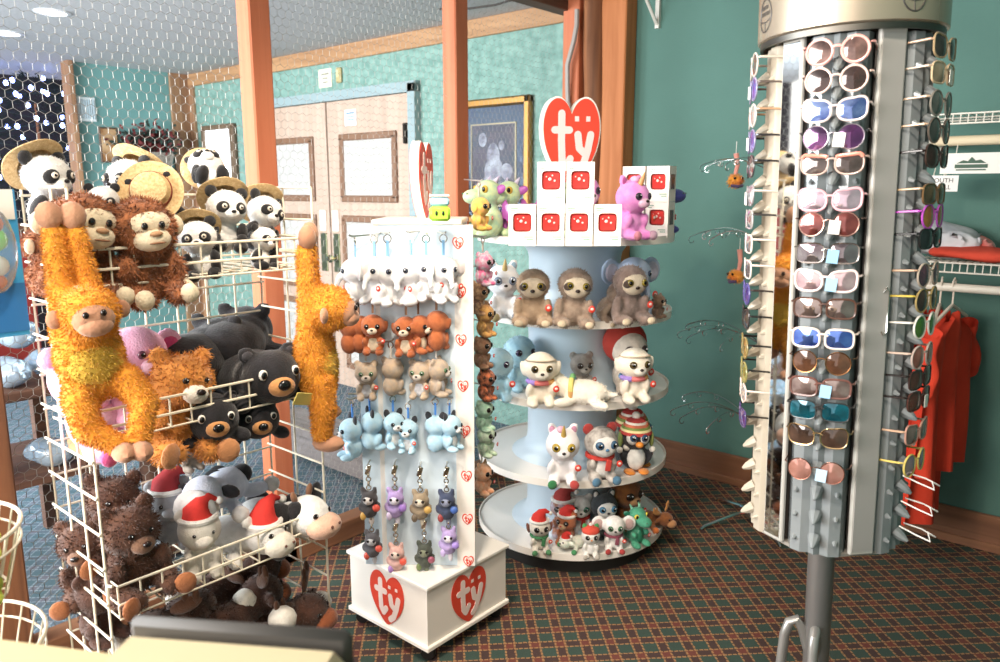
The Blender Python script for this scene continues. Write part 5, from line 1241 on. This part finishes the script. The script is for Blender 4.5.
for y, kind, fc, lc, lc2, mi, fr, tg, top, n in FRONT:
    p = face_pt(0, 0, .2); z = z_at(y, p)
    sunglasses('sunglasses with %s in the front column' % n, (p.x, p.y, z), RN+PI/2, kind, fc, lc, lc2, mi, fr, fc in ('#a9a0a8', '#b08c80', '#a97a52', '#d9b98a', '#b98a7a', '#9c958f'), None, tg, GF, top)
LEFT = [(65, 'round', '#c9c0b6', '#8c7f78', '#4b433f', '#c9b6a6', None, 'clear round frame, topmost pair'), (89, 'round', '#8a86a0', '#5a3fb0', '#8a5fd0', '#5b5049', '#f2eee6', 'purple mirrored lenses, second from top'), (115, 'round', '#cfc9c2', '#a39f9c', '#e0dcd8', '#b08a6a', None, 'silver lenses, third from top'), (140, 'round', '#7f7b9a', '#4d3a9c', '#7a62c9', '#2f2b2c', '#f2eee6', 'dark purple mirrored lenses and black arms'),
 (165, 'round', '#3a3638', '#6a6a70', '#3c3c42', '#242122', None, 'black frame and smoky lenses'), (194, 'cat', '#8f8c8e', '#7a7f90', '#b4b8c4', '#cfc4b8', '#f2eee6', 'grey cat eye frame and white tag'), (217, 'square', '#a9a6a4', '#55545a', '#8a8a92', '#3c3836', None, 'grey square frame and dark arms'), (241, 'square', '#e9ddd4', '#5f5a5c', '#a9a4a6', '#e0cfc4', None, 'white square frame, upper one of two'), (266, 'square', '#eadfd6', '#4f4c50', '#96929a', '#e0cfc4', None, 'white square frame, lower one of two'),
 (290, 'round', '#55508a', '#3b2a8c', '#6b4fc0', '#352a28', None, 'violet mirrored lenses and dark brown arms'), (315, 'cat', '#2b2828', '#4b4648', '#2a2729', '#1f1c1c', None, 'black cat eye frame'), (343, 'round', '#8a7a4a', '#c08a1f', '#8f7a2a', '#221e1c', None, 'yellow mirrored lenses, upper one of two'), (367, 'round', '#8a8450', '#b0982a', '#7f8a2f', '#221e1c', None, 'yellow green lenses, lower one of two'), (387, 'hex', '#e6cfc4', '#b9aca4', '#d9d0ca', '#e6cfc4', None, 'pale pink hexagon frame'), (411, 'square', '#4a3a6a', '#4b2a7a', '#7a4fa8', '#26211f', None, 'dark violet square lenses, lowest pair')]
GL = 'sunglasses in the column facing the tiered stand'
for y, kind, fc, lc, lc2, ac, tg, n in LEFT:
    p = face_pt(4, 0, .203); z = z_at(y, p)
    sunglasses('sunglasses with %s on the side facing the tiered stand' % n, (p.x, p.y, z), RN+4*STEP+PI/2, kind, fc, lc, lc2, .6, .0022, False, ac, tg, GL)
RIGHT = [(50, 'cat', '#a08a6a', '#5a4a44', '#3a302c', '#c9a58a', None, 'brown cat eye lenses, topmost pair'), (76, 'square', '#c9b08f', '#b08f72', '#d9c0a4', '#b9a48f', '#efe9df', 'amber square lenses and white tag'), (106, 'round', '#7d776e', '#5a5a56', '#8a8a84', '#c9ad92', None, 'grey round lenses and tan arms'), (133, 'round', '#5a5048', '#4a4642', '#6e6a66', '#c9a88a', None, 'dark lenses and rose gold arms'), (159, 'cat', '#3a2822', '#5a2f28', '#3a201c', '#2a1c18', None, 'dark tortoise cat eye frame'), (196, 'square', '#6a5034', '#5a4430', '#8a7050', '#c0a07c', None, 'brown square lenses and thin gold arms'), (218, 'round', '#b04fb0', '#d9a03f', '#b05a3a', '#c04fc0', None, 'magenta arms and orange lenses'), (240, 'square', '#1c1a1a', '#3f3d40', '#2a282a', '#181616', None, 'thick black frame'),
 (276, 'round', '#b0a090', '#5a3a4a', '#8a5a6a', '#c9a58a', None, 'plum round lenses and thin gold arms'), (301, 'round', '#a08a5a', '#4a2f2a', '#6a4a3f', '#c9b04a', None, 'dark brown lenses and yellow gold arms'), (327, 'round', '#e9e4da', '#7fa03f', '#4f8f3a', '#e6e0d6', None, 'white frame and green mirrored lenses'), (357, 'round', '#b9a49a', '#b0584a', '#d98a7a', '#c9b0a0', None, 'thin frame and coral lenses'), (379, 'square', '#3a2420', '#8a4a3a', '#5a302a', '#1f1614', None, 'black arms and red brown lenses'), (400, 'square', '#4a2a24', '#a0503f', '#6a342c', '#221614', '#efe9df', 'black arms and white tag'), (433, 'cat', '#b98a7a', '#8a6a60', '#c0a098', '#c9a58a', None, 'rose cat eye lenses near the bottom'), (463, 'round', '#d9c06a', '#c9a08a', '#b09ab0', '#d9c06a', None, 'yellow gold frame, lowest pair')]
GR = 'sunglasses in the column facing the hanging shirts'
for y, kind, fc, lc, lc2, ac, tg, n in RIGHT:
    p = face_pt(1, 0, .2); z = z_at(y, p)
    sunglasses('sunglasses with %s on the side facing the shirts' % n, (p.x, p.y, z), RN+STEP+PI/2, kind, fc, lc, lc2, .5, .0022, False, ac, tg, GR)

# the rack stands slightly out of plumb
piv = Vector((RC.x, RC.y, 1.75)); axis = Vector((CAM.x-RC.x, CAM.y-RC.y, 0)).normalized()
TILT = Matrix.Translation(piv) @ Matrix.Rotation(math.radians(1.35), 4, axis) @ Matrix.Translation(-piv)
for o in RACKED:
    M0 = Matrix.Translation(o.location) @ o.rotation_euler.to_matrix().to_4x4()
    M1 = TILT @ M0; o.location = M1.to_translation(); o.rotation_euler = M1.to_euler()
# ================================================================== WALL SHELVES AND SHIRTS BEHIND THE RACK
M_ws = mat('white_wire', '#e4ddd0', rough=.4, noise=(6, .04))
def wire_shelf(label, z, x0=1.36, x1=2.3, d=.3):
    t = thing('wire_shelf', label, 'wall shelf', ((x0+x1)/2, 0, z)); L = x1-x0; mb = MB(); n = int(L/.026)
    for i in range(n+1):
        x = -L/2+L*i/n; mb.tube([(x, -.01, 0), (x, -d, 0), (x, -d-.004, -.035)], .0022, 5)
    mb.build('deck', M_ws, t)
    mb = MB()
    for (y, zz) in ((-.012, -.004), (-d*.5, -.004), (-d, .001), (-d-.004, -.036)): mb.bar((-L/2, y, zz), (L/2, y, zz), .0036, 6)
    mb.build('rail', M_ws, t)
    for s in (-.42, .42): 
        b = MB().tube([(L*s, -d+.01, -.01), (L*s, -.012, -.26)], .006, 6).box((L*s, -.006, -.26), (.02, .012, .05)).build('bracket', M_ws, t)
    return t
wire_shelf('upper white wire wall shelf, empty, above the price signs', 1.835)
wire_shelf('lower white wire wall shelf holding folded clothes above the hanging shirts', 1.262)
def hang_rod(label, z, y, m, r, x0=1.38, x1=2.3):
    t = thing('hanging_rod', label, 'rod', ((x0+x1)/2, y, z)); L = (x1-x0)/2
    MB().bar((-L, 0, 0), (L, 0, 0), r, 14).build('pole', m, t)
    for s in (-.93, .93): MB().box((L*s, -y/2-.0+.0, .0), (.018, abs(y)-.02, .03)).box((L*s, 0, .008), (.02, .05, .05), bev=.006).build('support', M_ws, t, smooth=False)
    return t
hang_rod('pale wooden pole under the upper wire shelf', 1.735, -.28, wood('pale_dowel', '#e2d2b4', '#d4bf9c', 'x'), .019)
hang_rod('white hanging rod under the lower wire shelf carrying hangers', 1.165, -.29, plastic('#e6ddce', .4), .017)
t = card('price_sign', 'white sign with green mountain logo and price under the wooden pole', 'sign', (1.615, -.305, 1.648), .3, .078, '#ece8e0', ((.33, .25, .26, .16), (.33, -.02, .26, .16), (.33, -.28, .2, .16)), col2='#55524e')
mb = MB(); fr_ = frame((-.045, -.0026, 0), (1, 0, 0), (0, 0, 1))
mb.prism([(-.055, -.018), (.055, -.018), (.055, -.004), (-.055, -.004)], 0, .0012, fr_).prism([(-.05, 0), (-.028, .012), (-.012, .008), (0, .024), (.014, .01), (.03, .013), (.05, 0)], 0, .0012, fr_).prism([(-.05, -.027), (.05, -.027), (.05, -.022), (-.05, -.022)], 0, .0012, fr_)
mb.build('logo', plastic('#3f5a48', .6), t, smooth=False)
MB().tube([(-.1, .0, .035), (-.1, .022, .085)], .002, 4).tube([(.1, .0, .035), (.1, .022, .085)], .002, 4).build('hanger_wire', M_ws, t)
t = card('size_sign', 'small white sign with two lines of letters below the price sign', 'sign', (1.475, -.306, 1.572), .115, .062, '#ece8e4')
def txt(s, size, parent, loc, m):
    cu = bpy.data.curves.new('text', 'FONT'); cu.body = s; cu.size = size; cu.align_x = 'CENTER'; cu.extrude = .0006
    o = bpy.data.objects.new('tmp', cu); COL.objects.link(o); dg = bpy.context.evaluated_depsgraph_get(); me = bpy.data.meshes.new_from_object(o.evaluated_get(dg)); bpy.data.objects.remove(o)
    me.materials.clear(); me.materials.append(m); p = link('lettering', me, parent); p.location = loc; p.rotation_euler = (PI/2, 0, 0); return p
txt('YOUTH', .024, t, (0, -.003, .004), plastic('#4a4846', .6)); txt('SMALL', .024, t, (0, -.003, -.022), plastic('#4a4846', .6))
MB().tube([(-.03, .0, .03), (-.03, .02, .06)], .002, 4).build('hanger_wire', M_ws, t)
# folded clothes on the lower shelf
def folded(label, x, y, z, w, d, h, col, col2, seed, lump=.015, rz=0):
    t = thing('folded_shirt', label, 'folded clothes', (x, y, z), rz)
    link('fabric', blob_mesh('fabric', mat('cloth_'+col, col, rough=.9, noise=(7, .25), bump=(30, .4), color2=col2), [(0, 0, h/2, w/2, d/2, h/2), (.02, -d*.3, h*.45, w*.45, d*.22, h*.42), (-w*.2, 0, h*.5, w*.3, d*.45, h*.5)], .012, 3, lump=lump), t)
    return t
ZS = 1.268
folded('crumpled white and grey shirt heaped at the back of the lower shelf', 1.47, -.13, ZS, .3, .22, .15, '#d6d5d6', '#a7aab2', 1, .03)
folded('orange red shirt folded along the front edge of the lower shelf', 1.6, -.21, ZS, .34, .18, .06, '#e0503a', '#c23f2c', 2)
folded('red and white striped shirt bunched in the middle of the lower shelf', 1.56, -.11, ZS, .2, .18, .11, '#d9483a', '#ecdcd4', 3, .03)
folded('white shirt folded further along the lower shelf', 1.83, -.14, ZS, .24, .22, .12, '#dcdad8', '#bfbfc2', 4, .02)
folded('orange shirt at the far end of the lower shelf', 1.95, -.21, ZS, .26, .18, .07, '#dc5238', '#c4432e', 5)
# orange shirts on hangers
def shirt(label, x, zb, w, seed, lean=0, c='#e5452a', c2='#cb3620'):
    t = thing('hanging_shirt', label, 'shirt', (x, -.29, 0), math.radians(90+lean), 'orange shirts on the white rod')
    zt = 1.075; rr = random.Random(seed); ph = rr.random()*6
    def side(sg):
        def f(u, v):
            z = zt-(zt-zb)*v; hw = w*(.30+.7*min(1, v*9)) if v < .11 else w*(1+.06*v)
            X = (u*2-1)*hw; sh = -.05*abs(u*2-1)*(1-min(1, v*3))
            fold = (.012+.022*v)*math.sin(u*17+ph+2*v)+.012*v*math.sin(u*31+ph*2)
            edge = 1-abs(u*2-1)**4
            return (X, sg*(.018+.012*v)*edge+fold, z+sh+.02*(1-edge)*0)
        return f
    mb = MB().grid(side(1), 30, 24); mb.grid(side(-1), 30, 24)
    m = mat('shirt_'+c, c, rough=.85, noise=(4, .15), bump=(120, .15), color2=c2)
    mb.build('body', m, t, ang=80)
    for s in (-1, 1):
        def sl(u, v, s=s):
            a = 2*PI*u; L = .24*v; r = .055+.02*v
            return (s*(w*.93+L*.32+r*.35*math.cos(a)), r*.55*math.sin(a)+.008*math.sin(9*v+a), zt-.07-L*.9+r*.6*math.cos(a)*s*.6)
        MB().grid(sl, 20, 12).build('sleeve', m, t, ang=80)
    h = MB().tube([(-w*.8, 0, 1.035), (-.03, 0, 1.085), (0, 0, 1.095), (.03, 0, 1.085), (w*.8, 0, 1.035)], .007, 8)
    h.build('hanger', plastic('#e9d9c9', .4), t)
    MB().tube([(0, 0, 1.095), (0, 0, 1.16), (.012, 0, 1.193), (0, 0, 1.203), (-.017, 0, 1.19), (-.018, 0, 1.17)], .0035, 6).build('hanger_hook', plastic('#e9d9c9', .4), t)
for k, (x, zb, w, ln, n) in enumerate(((1.43, .2, .21, 4, 'first on the rod, mostly behind the sunglasses'), (1.47, .24, .21, -5, 'second on the rod'), (1.51, .22, .22, 6, 'third on the rod'), (1.555, .42, .2, -10, 'last on the rod, shorter with sleeve out'))):
    shirt('bright orange shirt, '+n, x, zb, w, k, ln)

# ================================================================== CHROME SPIRAL STAND BEHIND THE RACK
CS = at_z(751, 513, .05); CS.z = 0; M_chr = metal('#d6d8d8', .12)
t = thing('chrome_stand', 'chrome ornament stand with curled wire arms between the green wall and the sunglasses', 'display stand', CS)
MB().bar((0, 0, .04), (0, 0, 1.95), .011, 12).build('pole', M_chr, t)
MB().lathe([(0, .03), (.03, .03), (.034, .06), (.02, .09), (.011, .1)], 20).build('hub', M_chr, t)
for p in (at_z(697, 527, .02), at_z(712, 494, .02), at_z(800, 500, .02), at_z(775, 540, .02)):
    d = p-CS; d.z = 0; d = d.normalized()*.27
    MB().tube([(0, 0, .06), (d.x*.3, d.y*.3, .055), (d.x*.92, d.y*.92, .02), (d.x, d.y, .008)], .009, 8, r2=.007).build('leg', M_chr, t)
iR = Vector((math.cos(YAW), math.sin(YAW), 0))
def curl(z, n, L, rise, sw):
    for k in range(n):
        a = math.pi+YAW+math.radians(sw[k]); d = Vector((math.cos(a), math.sin(a), 0)); pts = []
        for i in range(14):
            u = i/13; pts.append(d*(L*u)+Vector((0, 0, z+rise*math.sin(u*2.3)-.02*u)))
        e = pts[-1]
        for i in range(1, 12): q = i/11*4.6; r = .02*(1-i/15); pts.append(e+d*(r*math.sin(q))+Vector((0, 0, -.022+r*math.cos(q)+.002)))
        o = MB().tube(pts, .0022, 6).build('curled_arm', M_chr, t)
        for u in (.55, .8):
            p = d*(L*u)+Vector((0, 0, z+rise*math.sin(u*2.3)-.02*u)); MB().tube([tuple(p+d*(.012*math.sin(q*.5))+Vector((0, 0, -.012+.012*math.cos(q*.5)))) for q in range(11)], .0018, 5).build('hook', M_chr, o)
def zc_at(py): return z_at(py, CS)
curl(zc_at(172), 3, .3, .07, (0, 35, -40)); curl(zc_at(247), 4, .33, .09, (-4, 28, 60, -50)); curl(zc_at(345), 4, .36, .1, (-6, 14, 45, -40)); curl(zc_at(425), 4, .38, .12, (-3, 15, 40, -45))
for k, (px, py, n) in enumerate(((735, 188, 'upper'), (736, 283, 'lower'))):
    p = at_y(px, py, CS.y-.06); 
    o = thing('hanging_fish', '%s small orange tailed toy hanging from a curled chrome arm' % n, 'hanging toy', p, face_cam(p, -50 if k else 20))
    link('body', blob_mesh('body', plush('#e0782f', '#c9932f'), [(0, 0, .03, .035, .03, .03), (.0, -.02, .035, .02, .02, .02)], .006, 2, fur=260, furL=.012), o)
    MB().tube([(0, .01, .05), (.01, .01, .1), (.0, .01, .15)], .008, 8, r2=.012).build('tail', plush('#e39a8c'), o)
    part('eye', gloss('#17110d'), [(-.016, -.036, .042, .006, .005, .006), (.016, -.036, .042, .006, .005, .006)], o, 8); MB().tube([(-.025, -.02, .01), (0, -.036, .006), (.025, -.02, .01)], .007, 8).build('collar', plush('#4a3a5a'), o)
    MB().tube([(0, .01, .15), (0, .01, .2)], .0015, 4).build('string', plastic('#d9d4cc', .5), o)

# ================================================================== COUNTER NEAR THE CAMERA
a = at_d(-60, 652, .72); 
t = thing('counter', 'cream counter edge close to the camera at the bottom', 'counter', (1.3, -3.62, 0), math.radians(40.7))
zc = 1.075
def cpt(px, py, z): p = at_z(px, py, z); return p
k0 = cpt(0, 632, zc); k1 = cpt(125, 648, zc); 
t.location = (k0.x, k0.y, 0); d = k1-k0; t.rotation_euler.z = math.atan2(d.y, d.x)
MB().box((.1, -.3, zc-.02), (.9, .6, .04), bev=.012).build('countertop', plastic('#e6cf9f', .4), t)
MB().box((.1, -.31, (zc-.04)/2), (.84, .54, zc-.04), bev=.004).build('cabinet_body', plastic('#b59a76', .5), t, smooth=False)
MB().box((.1, -.31, .05), (.86, .56, .1), bev=.004).build('plinth', plastic('#5a4a3c', .5), t, smooth=False)
q0 = cpt(133, 614, 1.125); q1 = cpt(356, 630, 1.125); d = q1-q0; L = d.length
t = thing('card_machine', 'cream desk machine with dark grey rounded lid on the counter', 'machine', ((q0+q1)/2-Vector((0, 0, .05))), math.atan2(d.y, d.x))
t.location.z = zc
MB().box((0, -.078, .02), (L, .13, .046), bev=.014).build('case', plastic('#e6d2a8', .4), t)
MB().box((0, -.006, .026), (L*.985, .016, .054), bev=.007).build('lid', plastic('#4a4642', .6), t)
MB().box((.0, -.1, .0445), (L*.5, .05, .004), bev=.0015).build('keypad', plastic('#c9b68e', .3), t)

# ================================================================== LIGHT AND CAMERA
def area(name, loc, target, size, power, col, sy=None):
    l = bpy.data.lights.new(name, 'AREA'); l.energy = power; l.color = col; l.size = size
    if sy: l.shape = 'RECTANGLE'; l.size_y = sy
    o = bpy.data.objects.new(name, l); COL.objects.link(o); o.location = loc
    o.rotation_euler = (Vector(target)-Vector(loc)).to_track_quat('-Z', 'Y').to_euler(); return o
def spot(name, loc, target, power, col, ang=95, size=.08):
    l = bpy.data.lights.new(name, 'SPOT'); l.energy = power; l.color = col; l.spot_size = math.radians(ang); l.spot_blend = .7; l.shadow_soft_size = size
    o = bpy.data.objects.new(name, l); COL.objects.link(o); o.location = loc
    o.rotation_euler = (Vector(target)-Vector(loc)).to_track_quat('-Z', 'Y').to_euler(); return o
W = bpy.data.worlds.new('daylight'); SC.world = W; W.use_nodes = True
W.node_tree.nodes['Background'].inputs[0].default_value = (1.0, .95, .9, 1); W.node_tree.nodes['Background'].inputs[1].default_value = .95
area('far_room_fill', (-2.6, -5.5, 1.7), (-2.3, 0, 1.2), 2.6, 260, (.86, .95, 1.0), 1.6)  # unseen area lamp added to brighten the far room, no window built
area('front_room_fill', (.2, -5.55, 1.9), (.2, -1.8, 1.0), 2.2, 110, (1.0, .95, .9), 1.4)  # added area lamp out of view behind the camera, soft front light
spot('ceiling_lamp_display', (.95, -2.75, 2.57), (.3, -1.6, .9), 75, (1.0, .86, .7))
spot('ceiling_lamp_basket', (1.1, -3.2, 2.57), (.25, -2.75, 1.2), 45, (1.0, .84, .66))
spot('ceiling_lamp_rack', (1.75, -3.1, 2.57), (1.5, -1.9, 1.4), 60, (1.0, .88, .74), 80)
cam = bpy.data.cameras.new('camera'); co = bpy.data.objects.new('camera', cam); COL.objects.link(co)
co.location = CAM; co.rotation_euler = (PI/2-PITCH, 0, YAW); cam.sensor_width = 36; cam.lens = FPX/1000*36; cam.clip_start = .05
cam.dof.use_dof = True; cam.dof.focus_distance = 2.3; cam.dof.aperture_fstop = 4.5
SC.camera = co
SC.view_settings.view_transform = 'Standard'; SC.view_settings.look = 'None'; SC.view_settings.gamma = 1; SC.view_settings.use_curve_mapping = False
SC.view_settings.exposure = .8
SC.cycles.use_adaptive_sampling = True if hasattr(SC, 'cycles') else None
